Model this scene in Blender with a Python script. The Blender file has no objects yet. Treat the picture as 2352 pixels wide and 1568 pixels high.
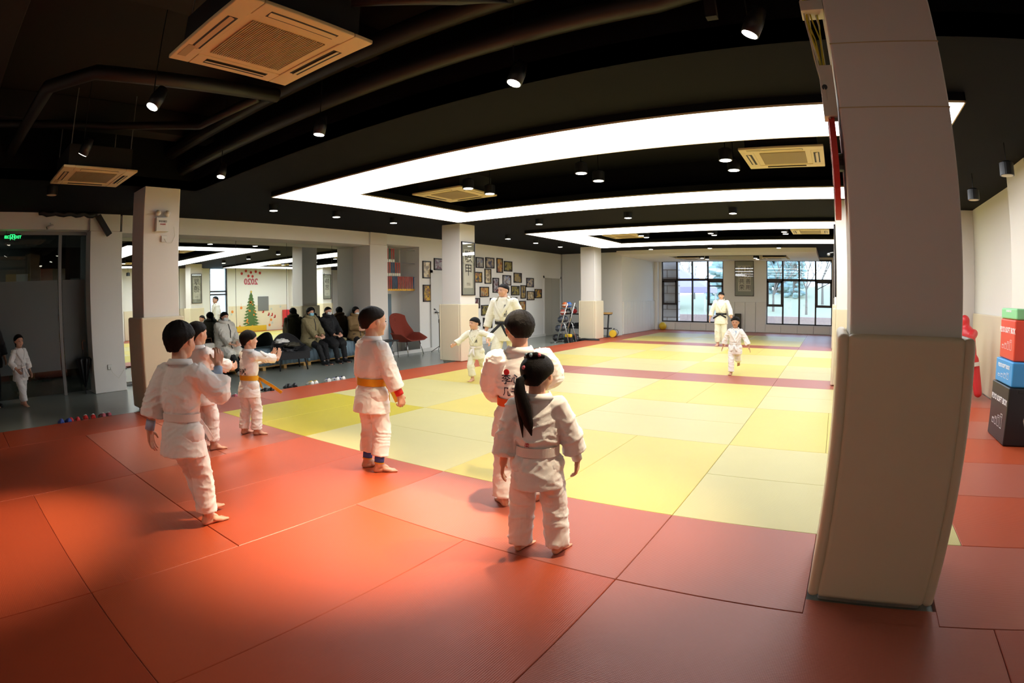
import bpy, bmesh, math, random
from mathutils import Vector, Matrix, noise
random.seed(7)
C = bpy.context.scene.collection
S = bpy.context.scene
PI = math.pi
# ---------------------------------------------------------------- camera (fisheye lens), world, lights, exposure
cam = bpy.data.cameras.new('camera'); camo = bpy.data.objects.new('camera', cam); C.objects.link(camo); S.camera = camo
cam.type = 'PANO'
cam.sensor_width = 36.0; cam.sensor_fit = 'HORIZONTAL'
CK = (0.0, -0.05129963603329174, 1.0552628685383326e-05, -1.8582773739522055e-06, 8.002632106541905e-08)
for holder in (cam, getattr(cam, 'cycles', None)):
    try:
        holder.panorama_type = 'FISHEYE_LENS_POLYNOMIAL'
        holder.fisheye_fov = PI
        holder.fisheye_polynomial_k0, holder.fisheye_polynomial_k1, holder.fisheye_polynomial_k2, holder.fisheye_polynomial_k3, holder.fisheye_polynomial_k4 = CK
    except Exception:
        pass
camo.matrix_world = Matrix(((0.83897, -0.03691, 0.54292, 0.96724), (0.54411, 0.07238, -0.83589, -3.47256), (-0.00845, 0.99669, 0.08081, 1.47328), (0, 0, 0, 1)))
cam.clip_start = 0.05; cam.clip_end = 300

def lin(c):
    if isinstance(c, str):
        c = tuple(int(c[i:i+2], 16) / 255 for i in (0, 2, 4))
    return tuple((v / 12.92 if v <= 0.04045 else ((v + 0.055) / 1.055) ** 2.4) for v in c) + (1.0,)

w = bpy.data.worlds.new('sky'); S.world = w; w.use_nodes = True
nt = w.node_tree; bg = nt.nodes['Background']
tc = nt.nodes.new('ShaderNodeTexCoord'); sx = nt.nodes.new('ShaderNodeSeparateXYZ'); rp = nt.nodes.new('ShaderNodeValToRGB')
nt.links.new(tc.outputs['Generated'], sx.inputs[0]); nt.links.new(sx.outputs['Z'], rp.inputs[0]); nt.links.new(rp.outputs[0], bg.inputs[0])
rp.color_ramp.elements[0].color = (0.66, 0.82, 1.0, 1); rp.color_ramp.elements[1].color = (0.42, 0.62, 1.0, 1)
bg.inputs[1].default_value = 4.5

def area(name, loc, sx_, sy_, power, col, rot=(0, 0, 0), cat='light', lab=None):
    l = bpy.data.lights.new(name, 'AREA'); l.shape = 'RECTANGLE'; l.size = sx_; l.size_y = sy_; l.energy = power; l.color = col
    o = bpy.data.objects.new(name, l); o.location = loc; o.rotation_euler = rot; C.objects.link(o); return o
S.view_settings.view_transform = 'Standard'; S.view_settings.look = 'None'; S.view_settings.gamma = 1.0
S.view_settings.use_curve_mapping = False
S.view_settings.exposure = 0.0
try:
    S.cycles.use_denoising = True; S.cycles.use_adaptive_sampling = True; S.cycles.adaptive_threshold = 0.03; S.cycles.max_bounces = 6; S.cycles.diffuse_bounces = 3; S.cycles.glossy_bounces = 3
    S.cycles.transparent_max_bounces = 8; S.cycles.sample_clamp_indirect = 6.0; S.cycles.caustics_reflective = False; S.cycles.caustics_refractive = False
except Exception:
    pass
PANEL_EMIT = 6.9      # the light boxes in the ceiling
SPOT_W = 420.0         # the warm spot lamps near the entrance

# ---------------------------------------------------------------- materials
def mat(name, col, rough=0.6, metal=0.0, spec=0.5, var=0.0, vscale=6.0, bump=0.0, bscale=60.0, coat=0.0, emit=None, estr=0.0, sheen=0.0, stretch=(1, 1, 1), dist=0.002, sss=0.0):
    m = bpy.data.materials.new(name); m.use_nodes = True; t = m.node_tree; b = t.nodes['Principled BSDF']
    c = lin(col); b.inputs['Base Color'].default_value = c; b.inputs['Roughness'].default_value = rough; b.inputs['Metallic'].default_value = metal
    b.inputs['Specular IOR Level'].default_value = spec; b.inputs['Coat Weight'].default_value = coat
    if sheen: b.inputs['Sheen Weight'].default_value = sheen
    if sss:
        b.inputs['Subsurface Weight'].default_value = sss; b.inputs['Subsurface Radius'].default_value = (1, .35, .2); b.inputs['Subsurface Scale'].default_value = 0.01
    if emit: b.inputs['Emission Color'].default_value = lin(emit); b.inputs['Emission Strength'].default_value = estr
    if var or bump:
        tcn = t.nodes.new('ShaderNodeTexCoord'); mp = t.nodes.new('ShaderNodeMapping'); mp.inputs['Scale'].default_value = stretch
        t.links.new(tcn.outputs['Object'], mp.inputs[0])
    if var:
        n = t.nodes.new('ShaderNodeTexNoise'); n.inputs['Scale'].default_value = vscale; n.inputs['Detail'].default_value = 5
        t.links.new(mp.outputs[0], n.inputs['Vector'])
        mx = t.nodes.new('ShaderNodeMix'); mx.data_type = 'RGBA'
        mx.inputs['A'].default_value = tuple(max(0, v * (1 - var)) for v in c[:3]) + (1,); mx.inputs['B'].default_value = tuple(min(1, v * (1 + var)) for v in c[:3]) + (1,)
        t.links.new(n.outputs['Fac'], mx.inputs['Factor']); t.links.new(mx.outputs['Result'], b.inputs['Base Color'])
    if bump:
        n2 = t.nodes.new('ShaderNodeTexNoise'); n2.inputs['Scale'].default_value = bscale; n2.inputs['Detail'].default_value = 4
        t.links.new(mp.outputs[0], n2.inputs['Vector'])
        bn = t.nodes.new('ShaderNodeBump'); bn.inputs['Strength'].default_value = bump; bn.inputs['Distance'].default_value = dist
        t.links.new(n2.outputs['Fac'], bn.inputs['Height']); t.links.new(bn.outputs[0], b.inputs['Normal'])
    return m

def mat_tatami(name, col, rough, var=0.04, spec=0.4):
    m = mat(name, col, rough, spec=spec, var=var, vscale=3.0); t = m.node_tree; b = t.nodes['Principled BSDF']
    tcn = t.nodes.new('ShaderNodeTexCoord'); wv = t.nodes.new('ShaderNodeTexWave'); wv.bands_direction = 'Y'; wv.inputs['Scale'].default_value = 30; wv.inputs['Distortion'].default_value = 0.6
    wv.inputs['Detail'].default_value = 1
    wx = t.nodes.new('ShaderNodeTexWave'); wx.bands_direction = 'X'; wx.inputs['Scale'].default_value = 45
    ad = t.nodes.new('ShaderNodeMath'); ad.operation = 'MULTIPLY_ADD'; ad.inputs[1].default_value = 0.35
    t.links.new(tcn.outputs['Object'], wv.inputs[0]); t.links.new(tcn.outputs['Object'], wx.inputs[0])
    t.links.new(wx.outputs['Fac'], ad.inputs[0]); t.links.new(wv.outputs['Fac'], ad.inputs[2])
    bn = t.nodes.new('ShaderNodeBump'); bn.inputs['Strength'].default_value = 0.35; bn.inputs['Distance'].default_value = 0.0015
    t.links.new(ad.outputs[0], bn.inputs['Height']); t.links.new(bn.outputs[0], b.inputs['Normal'])
    return m

def mat_weave(name, col, dark, scale=60):
    m = mat(name, col, 0.6); t = m.node_tree; b = t.nodes['Principled BSDF']
    tcn = t.nodes.new('ShaderNodeTexCoord'); ws = []
    for d in ('Z', 'Y', 'X'):
        wv = t.nodes.new('ShaderNodeTexWave'); wv.bands_direction = d; wv.inputs['Scale'].default_value = scale; wv.inputs['Distortion'].default_value = 1.0; t.links.new(tcn.outputs['Object'], wv.inputs[0]); ws.append(wv)
    a1 = t.nodes.new('ShaderNodeMath'); a1.operation = 'MULTIPLY'; t.links.new(ws[0].outputs['Fac'], a1.inputs[0]); t.links.new(ws[1].outputs['Fac'], a1.inputs[1])
    a2 = t.nodes.new('ShaderNodeMath'); a2.operation = 'ADD'; t.links.new(a1.outputs[0], a2.inputs[0]); t.links.new(ws[2].outputs['Fac'], a2.inputs[1])
    mx = t.nodes.new('ShaderNodeMix'); mx.data_type = 'RGBA'; mx.inputs['A'].default_value = lin(dark); mx.inputs['B'].default_value = lin(col)
    t.links.new(a2.outputs[0], mx.inputs['Factor']); t.links.new(mx.outputs['Result'], b.inputs['Base Color'])
    bn = t.nodes.new('ShaderNodeBump'); bn.inputs['Strength'].default_value = 0.8; bn.inputs['Distance'].default_value = 0.004
    t.links.new(a2.outputs[0], bn.inputs['Height']); t.links.new(bn.outputs[0], b.inputs['Normal'])
    return m

def mat_glass(name, tint='e8f4f4', refl=0.08, rough=0.0, haze=0.0):
    m = bpy.data.materials.new(name); m.use_nodes = True; t = m.node_tree; t.nodes.clear()
    o = t.nodes.new('ShaderNodeOutputMaterial'); tr = t.nodes.new('ShaderNodeBsdfTransparent'); tr.inputs[0].default_value = lin(tint)
    gl = t.nodes.new('ShaderNodeBsdfGlossy'); gl.inputs['Roughness'].default_value = rough
    lw = t.nodes.new('ShaderNodeLayerWeight'); lw.inputs[0].default_value = 0.15
    mu = t.nodes.new('ShaderNodeMath'); mu.operation = 'MULTIPLY_ADD'; mu.inputs[1].default_value = 0.5; mu.inputs[2].default_value = refl
    mx = t.nodes.new('ShaderNodeMixShader'); t.links.new(lw.outputs['Facing'], mu.inputs[0]); t.links.new(mu.outputs[0], mx.inputs[0])
    t.links.new(tr.outputs[0], mx.inputs[1]); t.links.new(gl.outputs[0], mx.inputs[2])
    last = mx
    if haze:
        df = t.nodes.new('ShaderNodeBsdfDiffuse'); df.inputs[0].default_value = lin('8a9090'); m2 = t.nodes.new('ShaderNodeMixShader'); m2.inputs[0].default_value = haze
        t.links.new(mx.outputs[0], m2.inputs[1]); t.links.new(df.outputs[0], m2.inputs[2]); last = m2
    t.links.new(last.outputs[0], o.inputs[0]); return m

def mat_photo(name, seed, cols):
    """blotchy small photograph: a few coloured patches"""
    m = bpy.data.materials.new(name); m.use_nodes = True; t = m.node_tree; b = t.nodes['Principled BSDF']; b.inputs['Roughness'].default_value = 0.25
    tcn = t.nodes.new('ShaderNodeTexCoord'); mp = t.nodes.new('ShaderNodeMapping'); mp.inputs['Location'].default_value = (seed * 3.1, seed * 1.7, seed * 2.3)
    mp.inputs['Scale'].default_value = (1, 1, 1)
    t.links.new(tcn.outputs['Object'], mp.inputs[0])
    n = t.nodes.new('ShaderNodeTexVoronoi'); n.inputs['Scale'].default_value = 11; t.links.new(mp.outputs[0], n.inputs['Vector'])
    n2 = t.nodes.new('ShaderNodeTexNoise'); n2.inputs['Scale'].default_value = 7; n2.inputs['Detail'].default_value = 3; t.links.new(mp.outputs[0], n2.inputs['Vector'])
    sp = t.nodes.new('ShaderNodeSeparateXYZ'); t.links.new(n.outputs['Color'], sp.inputs[0])
    ad = t.nodes.new('ShaderNodeMath'); ad.operation = 'MULTIPLY_ADD'; ad.inputs[1].default_value = 0.45; t.links.new(sp.outputs[0], ad.inputs[0])
    m3 = t.nodes.new('ShaderNodeMath'); m3.operation = 'MULTIPLY'; m3.inputs[1].default_value = 0.75; t.links.new(n2.outputs['Fac'], m3.inputs[0]); t.links.new(m3.outputs[0], ad.inputs[2])
    rpn = t.nodes.new('ShaderNodeValToRGB'); cr = rpn.color_ramp; cr.interpolation = 'LINEAR'
    while len(cr.elements) < len(cols): cr.elements.new(0.5)
    for i, c in enumerate(cols): cr.elements[i].position = 0.2 + 0.6 * i / (len(cols) - 1); cr.elements[i].color = lin(c)
    t.links.new(ad.outputs[0], rpn.inputs[0]); t.links.new(rpn.outputs[0], b.inputs['Base Color'])
    return m

M = dict(
    red=mat_tatami('red mat vinyl', 'b24c2a', 0.40), red_sheen=mat_tatami('red mat vinyl painted sheen', 'ab5b47', 0.36), red3=mat_tatami('red mat vinyl deep', 'a24022', 0.42),  # the pinker red has gloss reflection and haze painted into its colour
    yel=mat_tatami('yellow mat vinyl', 'd2bf62', 0.42), yel_sheen=mat_tatami('yellow mat vinyl painted sheen', 'cabf80', 0.38), olive=mat_tatami('yellow mat vinyl greenish', 'c2b02c', 0.42),  # the paler yellow carries the sheen of crosswise ribs in its colour
    floor=mat('grey polished floor', '83887f', 0.24, spec=0.5, var=0.06, vscale=2.0),
    wall=mat('white wall paint', 'eeece6', 0.75, var=0.015, vscale=1.2), colp=mat('white column paint', 'e8e3dc', 0.7, var=0.02, vscale=2),
    pad=mat('cream padding vinyl', 'e4d8ba', 0.45, var=0.02, vscale=3, bump=0.12, bscale=9, dist=0.02), padw=mat('pale wall padding vinyl', 'e9e6dc', 0.5, var=0.02, bump=0.1, bscale=4, dist=0.02),
    black=mat('matt black ceiling paint', '0a0b0e', 0.85, var=0.2, vscale=1.5, spec=0.15), blackb=mat('black ceiling beams', '100f0c', 0.8, var=0.25, vscale=2), duct=mat('black painted pipe', '15130e', 0.5, var=0.2, vscale=3),
    led=mat('light box film', 'ffffff', 0.5, emit='f4f8ff', estr=PANEL_EMIT), trimw=mat('light box edge', 'c9b48a', 0.5),
    acw=mat('ceiling unit plastic', 'dcc898', 0.45), acd=mat('ceiling unit vents', '1c1a16', 0.6), acg=mat('ceiling unit grille', 'b09c70', 0.5),
    mirror=mat('silvered mirror', 'e2ebe8', 0.01, metal=1.0), win=mat_glass('window pane', tint='f4f8fa', refl=0.05), clear=mat_glass('picture glass', tint='fdfdfd', refl=0.06), frost=mat_glass('frosted glass', tint='c3cccc', refl=0.05, rough=0.25, haze=0.5), doorg=mat_glass('door glass', tint='b4bcb8', refl=0.05),
    winf=mat('dark brown window frame', '2e2523', 0.45), gi=mat('white judo cotton', 'f5f2ef', 0.85, var=0.03, vscale=30, bump=0.5, bscale=260, dist=0.0012, sheen=0.2),
    gic=mat('cream judo cotton', 'eee9d6', 0.85, var=0.03, vscale=30, bump=0.5, bscale=260, dist=0.0012, sheen=0.2),
    skin=mat('skin', 'd8a58a', 0.5, var=0.05, vscale=12, sss=0.15), skin2=mat('skin tanned', 'c08d70', 0.5, var=0.05, vscale=12, sss=0.15), hair=mat('black hair', '14100e', 0.5, bump=1.0, bscale=70, stretch=(6, 6, 0.5), dist=0.004, spec=0.12),
    hairb=mat('dark brown hair', '1d1511', 0.55, spec=0.12, bump=0.9, bscale=55, stretch=(6, 6, 0.6), dist=0.004),
    eye=mat('dark eye', '15100d', 0.3), lip=mat('lips', 'b5675a', 0.5), ybelt=mat('yellow belt', 'e0a312', 0.7, bump=0.4, bscale=200), obelt=mat('orange belt', 'dd5a1c', 0.7, bump=0.4, bscale=200), wbelt=mat('white belt', 'ece4de', 0.8, bump=0.4, bscale=200), bbelt=mat('black belt', '101012', 0.7),
    redb=mat('red wristband', 'cf2a22', 0.8), blue=mat('blue legging', '3d55a5', 0.8), ltblue=mat('pale blue shirt', '9fb3cf', 0.8), ink=mat('black ink', '17161a', 0.7), inkb=mat('dark blue embroidery', '22263c', 0.7), inkr=mat('red embroidery', 'b8262c', 0.7),
    chrome=mat('brushed steel', 'b9bab8', 0.25, metal=1.0), steel=mat('grey painted steel', '8a8c8c', 0.4, metal=0.5), dark=mat('dark plastic', '1a1a1c', 0.5), wood=mat('pale pallet wood', 'c39a5a', 0.7, var=0.15, vscale=12, stretch=(1, 8, 8)),
    skirt=mat('blue grey bench cloth', '8299a6', 0.85, var=0.05), rattan_r=mat_weave('red rattan', 'b54a32', '6d2015', 70), rattan_d=mat_weave('dark rattan', '3d3c3e', '161618', 70),
    coatw=mat('white down coat', 'd8d5ca', 0.7, bump=0.6, bscale=14, dist=0.012), coato=mat('olive coat', '8f8460', 0.85), coatt=mat('tan jacket', '8b7048', 0.8), coatk=mat('black coat', '121214', 0.8), mask_w=mat('white mask', 'dfe4e4', 0.8), mask_b=mat('blue mask', '8fcde2', 0.8),
    framed=mat('dark photo frame', '251d19', 0.4), matte=mat('picture mount', 'd9d6c4', 0.8), silk=mat('grey green scroll silk', 'a9ac9c', 0.8), paper=mat('rice paper', 'e6e4d2', 0.8), doorw=mat('white door paint', 'd6d6d2', 0.5), doorgr=mat('pale grey door', 'b7b4a8', 0.6),
    plastic=mat('white plastic', 'e3e1da', 0.4), green=mat('green emblem', '2bff7a', 0.5, emit='30ff80', estr=2.2), box_k=mat('black vinyl', '16161a', 0.35), box_b=mat('blue vinyl', '3f9ade', 0.35), box_r=mat('red vinyl', 'e04a35', 0.35), box_g=mat('green vinyl', '8fd79a', 0.35), white=mat('white print', 'f0f0f2', 0.6),
    dummyr=mat('red dummy vinyl', 'd03236', 0.35, bump=0.3, bscale=12, dist=0.01), navy=mat('navy vinyl', '2a2a86', 0.35), stone=mat('outdoor stone haze-paled', 'd2c4bc', 0.9, var=0.2, vscale=3), grassy=mat('dry lawn', 'b9b08c', 0.95, var=0.15, vscale=0.6), hill=mat('pale hillside', 'b7b291', 0.95, var=0.12, vscale=0.2),  # outdoor stone lightened to imitate haze
    leaf=mat('evergreen foliage haze-paled', 'a3b8b4', 0.9, var=0.2, vscale=3), bark=mat('grey bark', '8a7d72', 0.9), tent=mat('mauve canvas', 'b9a8d0', 0.8), brick=mat('outdoor brick', 'c4a69c', 0.9, var=0.2, vscale=8),  # foliage colour paled in place of outdoor haze
    lampk=mat('lamp housing', '17181a', 0.4), lampe=mat('lamp lens', 'ffffff', 0.4, emit='fff4e0', estr=14.0), lampd=mat('unlit lamp lens', 'cfc4ad', 0.4), pink=mat('pink decal', 'c45f6e', 0.6), orange=mat('orange decal', 'e0862f', 0.6), tgreen=mat('tree decal green', '4f6e3a', 0.7, var=0.35, vscale=30), tyel=mat('yellow decal', 'dcb83c', 0.6), snow=mat('pale blue decal', '9fc3cf', 0.6), redd=mat('red decal', 'c8342e', 0.6),
    yelw=mat('yellow wall padding', 'dcb62e', 0.5), redp=mat('red padding', 'd8383c', 0.45), banner=mat('red banner', 'd83a30', 0.6), medal=mat('gold medal', 'd8a23c', 0.35, metal=0.7), medals=mat('pale medal', 'd8d2b8', 0.4, metal=0.3), ribr=mat('red ribbon', 'b8433a', 0.8), ribb=mat('blue ribbon', '3b4f7a', 0.8), ribg=mat('green ribbon', '2f5a44', 0.8),
    umb=mat('black umbrella cloth', '101114', 0.5), brownw=mat('brown wood', '6a4a34', 0.6), lobby=mat('lobby wall', '6b6a64', 0.8), lobbyb=mat('lobby brown wall', '4a3526', 0.8), rubber=mat('black rubber', '1c1d20', 0.5), ballbk=mat('slate ball rubber', '39414c', 0.35), ballo=mat('orange ball rubber', 'c96a3a', 0.45), ballbl=mat('blue ball rubber', '2d62a8', 0.45), ballr=mat('brick ball rubber', 'b0564a', 0.45), yellowp=mat('yellow plastic', 'e3bd2a', 0.5),
    lobby_glow=mat('added lobby glow', 'ffffff', 0.5, emit='eef4ff', estr=9.0), cable=mat('yellow cable', 'c9b92f', 0.5), cablew=mat('white cable', 'd9d4c4', 0.5), pole=mat('dark olive post padding', '3b3728', 0.6), silver=mat('silver buckle', 'bdbdb5', 0.3, metal=0.8),
)

# ---------------------------------------------------------------- mesh helper
class MB:
    def __init__(s): s.v = []; s.f = []; s.m = []; s.cur = 0
    def add(s, vs, fs):
        k = len(s.v); s.v += [tuple(p) for p in vs]; s.f += [tuple(i + k for i in f) for f in fs]; s.m += [s.cur] * len(fs); return s
    def mi(s, i): s.cur = i; return s
    def box(s, x0, x1, y0, y1, z0, z1, X=None):
        vs = [(x, y, z) for z in (z0, z1) for y in (y0, y1) for x in (x0, x1)]
        if X is not None: vs = [X @ Vector(p) for p in vs]
        return s.add(vs, [(0, 2, 3, 1), (4, 5, 7, 6), (0, 1, 5, 4), (2, 6, 7, 3), (0, 4, 6, 2), (1, 3, 7, 5)])
    def cbox(s, c, d, X=None):
        return s.box(c[0] - d[0] / 2, c[0] + d[0] / 2, c[1] - d[1] / 2, c[1] + d[1] / 2, c[2] - d[2] / 2, c[2] + d[2] / 2, X)
    def rings(s, rings, cap0=True, cap1=True):
        n = len(rings[0]); vs = [p for r in rings for p in r]; fs = []
        for i in range(len(rings) - 1):
            for j in range(n):
                a = i * n + j; b = i * n + (j + 1) % n; fs.append((a, b, b + n, a + n))
        if cap0: fs.append(tuple(range(n - 1, -1, -1)))
        if cap1: fs.append(tuple(range((len(rings) - 1) * n, len(rings) * n)))
        return s.add(vs, fs)
    def cyl(s, p0, p1, r0, r1=None, n=12, cap=True):
        r1 = r0 if r1 is None else r1; p0 = Vector(p0); p1 = Vector(p1); u, v = frame(p1 - p0)
        return s.rings([[p + (u * math.cos(2 * PI * j / n) + v * math.sin(2 * PI * j / n)) * r for j in range(n)] for p, r in ((p0, r0), (p1, r1))], cap, cap)
    def tube(s, pts, r, n=8):
        pts = [Vector(p) for p in pts]; rs = []; pu = None
        for i, p in enumerate(pts):
            d = (pts[min(i + 1, len(pts) - 1)] - pts[max(i - 1, 0)])
            u, v = frame(d)
            if pu is not None:
                u = (pu - d.normalized() * pu.dot(d.normalized())).normalized(); v = d.normalized().cross(u)
            pu = u; rr = r[i] if isinstance(r, (list, tuple)) else r
            rs.append([p + (u * math.cos(2 * PI * j / n) + v * math.sin(2 * PI * j / n)) * rr for j in range(n)])
        return s.rings(rs)
    def ell(s, c, r, n=14, m=9, X=None):
        c = Vector(c); r = (r, r, r) if not isinstance(r, (tuple, list, Vector)) else r; vs = []; fs = []
        for i in range(1, m):
            a = PI * i / m
            for j in range(n):
                b = 2 * PI * j / n; p = Vector((r[0] * math.sin(a) * math.cos(b), r[1] * math.sin(a) * math.sin(b), r[2] * math.cos(a)))
                vs.append(c + (X @ p if X is not None else p))
        top = Vector((0, 0, r[2])); vs.append(c + (X @ top if X is not None else top)); vs.append(c - (X @ top if X is not None else top)); T = len(vs) - 2
        for j in range(n):
            fs.append((T, j, (j + 1) % n)); fs.append((T + 1, (m - 2) * n + (j + 1) % n, (m - 2) * n + j))
            for i in range(m - 2): a = i * n + j; b = i * n + (j + 1) % n; fs.append((a, a + n, b + n, b))
        return s.add(vs, fs)
    def cap(s, p0, p1, r0, r1, n=10):
        """tapered capsule"""
        p0 = Vector(p0); p1 = Vector(p1); d = p1 - p0; L = d.length
        if L < 1e-6: return s.ell(p0, max(r0, r1))
        w_ = d / L; u, v = frame(d); rs = []
        for a in (80, 55, 28): a = math.radians(a); rs.append((p0 - w_ * r0 * math.sin(a), r0 * math.cos(a)))
        rs.append((p0, r0)); rs.append((p1, r1))
        for a in (28, 55, 80): a = math.radians(a); rs.append((p1 + w_ * r1 * math.sin(a), r1 * math.cos(a)))
        return s.rings([[p + (u * math.cos(2 * PI * j / n) + v * math.sin(2 * PI * j / n)) * r for j in range(n)] for p, r in rs])
    def lathe(s, c, prof, n=20, X=None):
        c = Vector(c); rs = []
        for r, z in prof:
            ring = [Vector((max(r, 1e-4) * math.cos(2 * PI * j / n), max(r, 1e-4) * math.sin(2 * PI * j / n), z)) for j in range(n)]
            rs.append([c + (X @ p if X is not None else p) for p in ring])
        return s.rings(rs)
    def prism(s, poly, z0, z1):
        n = len(poly); vs = [(x, y, z0) for x, y in poly] + [(x, y, z1) for x, y in poly]
        return s.add(vs, [tuple(range(n - 1, -1, -1)), tuple(range(n, 2 * n))] + [(i, (i + 1) % n, n + (i + 1) % n, n + i) for i in range(n)])
    def mesh(s, name):
        me = bpy.data.meshes.new(name); me.from_pydata(s.v, [], s.f); me.polygons.foreach_set('material_index', s.m); me.update()
        bm = bmesh.new(); bm.from_mesh(me); bmesh.ops.recalc_face_normals(bm, faces=bm.faces); bm.to_mesh(me); bm.free(); return me
    def build(s, name, m, parent=None, smooth=False, bevel=0, seg=2, loc=None):
        me = s.mesh(name)
        for q in (m if isinstance(m, (list, tuple)) else [m]): me.materials.append(q)
        o = link(name, me, parent, smooth, bevel, seg)
        if loc is not None: o.location = loc
        return o

def link(name, me, parent=None, smooth=False, bevel=0, seg=2):
    o = bpy.data.objects.new(name, me); C.objects.link(o)
    if smooth:
        me.polygons.foreach_set('use_smooth', [True] * len(me.polygons))
    if parent is not None: o.parent = parent
    if bevel:
        b = o.modifiers.new('edge', 'BEVEL'); b.width = bevel; b.segments = seg; b.limit_method = 'ANGLE'; b.angle_limit = 0.7
        me.polygons.foreach_set('use_smooth', [True] * len(me.polygons)); b.harden_normals = True
    return o
def frame(d):
    d = Vector(d).normalized(); a = Vector((0, 0, 1)) if abs(d.z) < 0.95 else Vector((1, 0, 0)); u = d.cross(a).normalized(); return u, d.cross(u).normalized()
def thing(name, label, cat, loc=(0, 0, 0), rz=0, group=None, rot=None):
    o = bpy.data.objects.new(name, None); C.objects.link(o); o.empty_display_size = 0.1
    o.location = loc; o.rotation_euler = rot if rot else (0, 0, rz); o['label'] = label; o['category'] = cat
    if group: o['group'] = group
    return o
def tag(o, label, cat, group=None, kind=None):
    o['label'] = label; o['category'] = cat
    if group: o['group'] = group
    if kind: o['kind'] = kind
    return o
def struct(o): o['kind'] = 'structure'; return o
def dup(root, loc=None, rz=None, label=None, rot=None):
    r = root.copy(); C.objects.link(r)
    if loc is not None: r.location = loc
    if rz is not None: r.rotation_euler = (0, 0, rz)
    if rot is not None: r.rotation_euler = rot
    if label: r['label'] = label
    for ch in list(root.children):
        c = ch.copy(); C.objects.link(c); c.parent = r
        for g in list(ch.children):
            d = g.copy(); C.objects.link(d); d.parent = c
    return r
def text_mesh(s, size, extrude=0.0015, bold=0.0, align='CENTER', res=2):
    cu = bpy.data.curves.new('lettering', 'FONT'); cu.body = s; cu.size = size; cu.extrude = extrude; cu.offset = bold; cu.align_x = align; cu.align_y = 'CENTER'; cu.resolution_u = res
    o = bpy.data.objects.new('lettering', cu); C.objects.link(o); dg = bpy.context.evaluated_depsgraph_get(); dg.update()
    me = bpy.data.meshes.new_from_object(o.evaluated_get(dg)); bpy.data.objects.remove(o); bpy.data.curves.remove(cu); return me
def text(s, size, m, parent, loc, rot, name='lettering', **k):
    me = text_mesh(s, size, **k); me.materials.clear(); me.materials.append(m); o = bpy.data.objects.new(name, me); C.objects.link(o); o.parent = parent; o.location = loc; o.rotation_euler = rot; return o
def eval_mesh(o):
    dg = bpy.context.evaluated_depsgraph_get(); dg.update(); me = bpy.data.meshes.new_from_object(o.evaluated_get(dg)); return me
def rowname(k, n):
    return ['first', 'second', 'third', 'fourth', 'fifth', 'sixth', 'seventh', 'eighth', 'ninth', 'tenth', 'eleventh', 'twelfth'][k]
ORD = ['first', 'second', 'third', 'fourth', 'fifth', 'sixth', 'seventh', 'eighth', 'ninth', 'tenth', 'eleventh', 'twelfth', 'thirteenth', 'fourteenth']
# ---------------------------------------------------------------- the room
XL, XR, YB, YF = -9.55, 3.85, -6.0, 20.5
MZ = -0.04   # the grey floor lies a mat's thickness below the mats' top (z = 0)
struct(MB().box(-16, 4.2, -6.2, 20.7, -0.14, MZ).build('floor', M['floor']))
struct(MB().box(-16, 4.2, -6.3, -6.0, MZ, 4.4).build('wall_back', M['wall']))
# open black slab over the entrance zone and lower black ceiling with raised coffers over the hall
struct(MB().box(-16, 4.2, -6.3, 0.12, 4.1, 4.3).build('ceiling_open', M['blackb']))
cb = MB()
CZ = 3.17
R1 = (-6.45, 2.25, 1.18, 5.86); R2 = (-6.5, 2.25, 8.66, 13.55)
def strips(x0, x1, y0, y1):
    cb.box(x0, x1, y0, y1, CZ, CZ + 0.12)
strips(-16, 4.2, 0.0, 1.9); strips(-16, -6.85, -6.3, 0.0); strips(-16, 4.2, 5.1, 9.6); strips(-16, 4.2, 12.7, 20.7)
for (x0, x1, y0, y1) in ((R1[0] + .7, R1[1] - .7, 1.9, 5.1), (R2[0] + .7, R2[1] - .7, 9.6, 12.7)):
    strips(-16, x0, y0, y1); strips(x1, 4.2, y0, y1)
    cb.box(x0, x1, y0, y1, 3.62, 3.72)
    for a in ((x0 - .05, x0, y0, y1), (x1, x1 + .05, y0, y1), (x0, x1, y0 - .05, y0), (x0, x1, y1, y1 + .05)): cb.box(a[0], a[1], a[2], a[3], CZ, 3.72)
cb.box(-6.85, 4.2, 0.0, 0.12, CZ, 4.3); cb.box(-6.95, -6.85, -6.3, 0.1, CZ, 4.2)
struct(cb.build('ceiling', M['black']))
# left side: entrance glass wall, pilasters, niches, gallery wall
wl = MB()
wl.box(-10.35, XL, 8.0, 15.0, MZ, CZ)                       # gallery wall
wl.box(-10.35, XL, 16.35, 17.0, MZ, CZ); wl.box(-10.35, XL, 15.0, 16.35, 2.2, CZ); wl.box(-10.35, -10.2, 15.0, 16.35, MZ, 2.2)
wl.box(-10.4, XL, -0.3, 6.12, 2.84, CZ)                     # header over the mirror
wl.box(-10.4, -10.26, -0.3, 6.12, MZ, 2.84)                 # wall behind the mirror
wl.box(-10.4, -10.3, 6.7, 8.0, MZ, CZ); wl.box(-10.35, XL, 6.72, 8.0, 2.9, CZ)
wl.box(-10.4, XL, -6.0, -0.95, 2.88, CZ)                    # header over the glass wall
struct(wl.build('wall_left', M['wall']))
for k, (y0, y1) in enumerate(((-0.95, -0.3), (6.12, 6.75))):
    p = MB().box(-10.4, XL + 0.02, y0, y1, MZ, 2.86).box(-10.4, XL + 0.06, y0 - .02, y1 - .06, 2.86, CZ).build('trim_%d' % (k + 1), M['colp'], bevel=0.01); struct(p)
struct(MB().box(-9.5, -6.9, 16.4, 20.5, MZ, CZ).build('wall_left_far', M['wall']))
struct(MB().box(-9.55, -9.49, 6.9, 15.0, MZ, MZ + 0.09).build('baseboard_left', M['plastic']))
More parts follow.
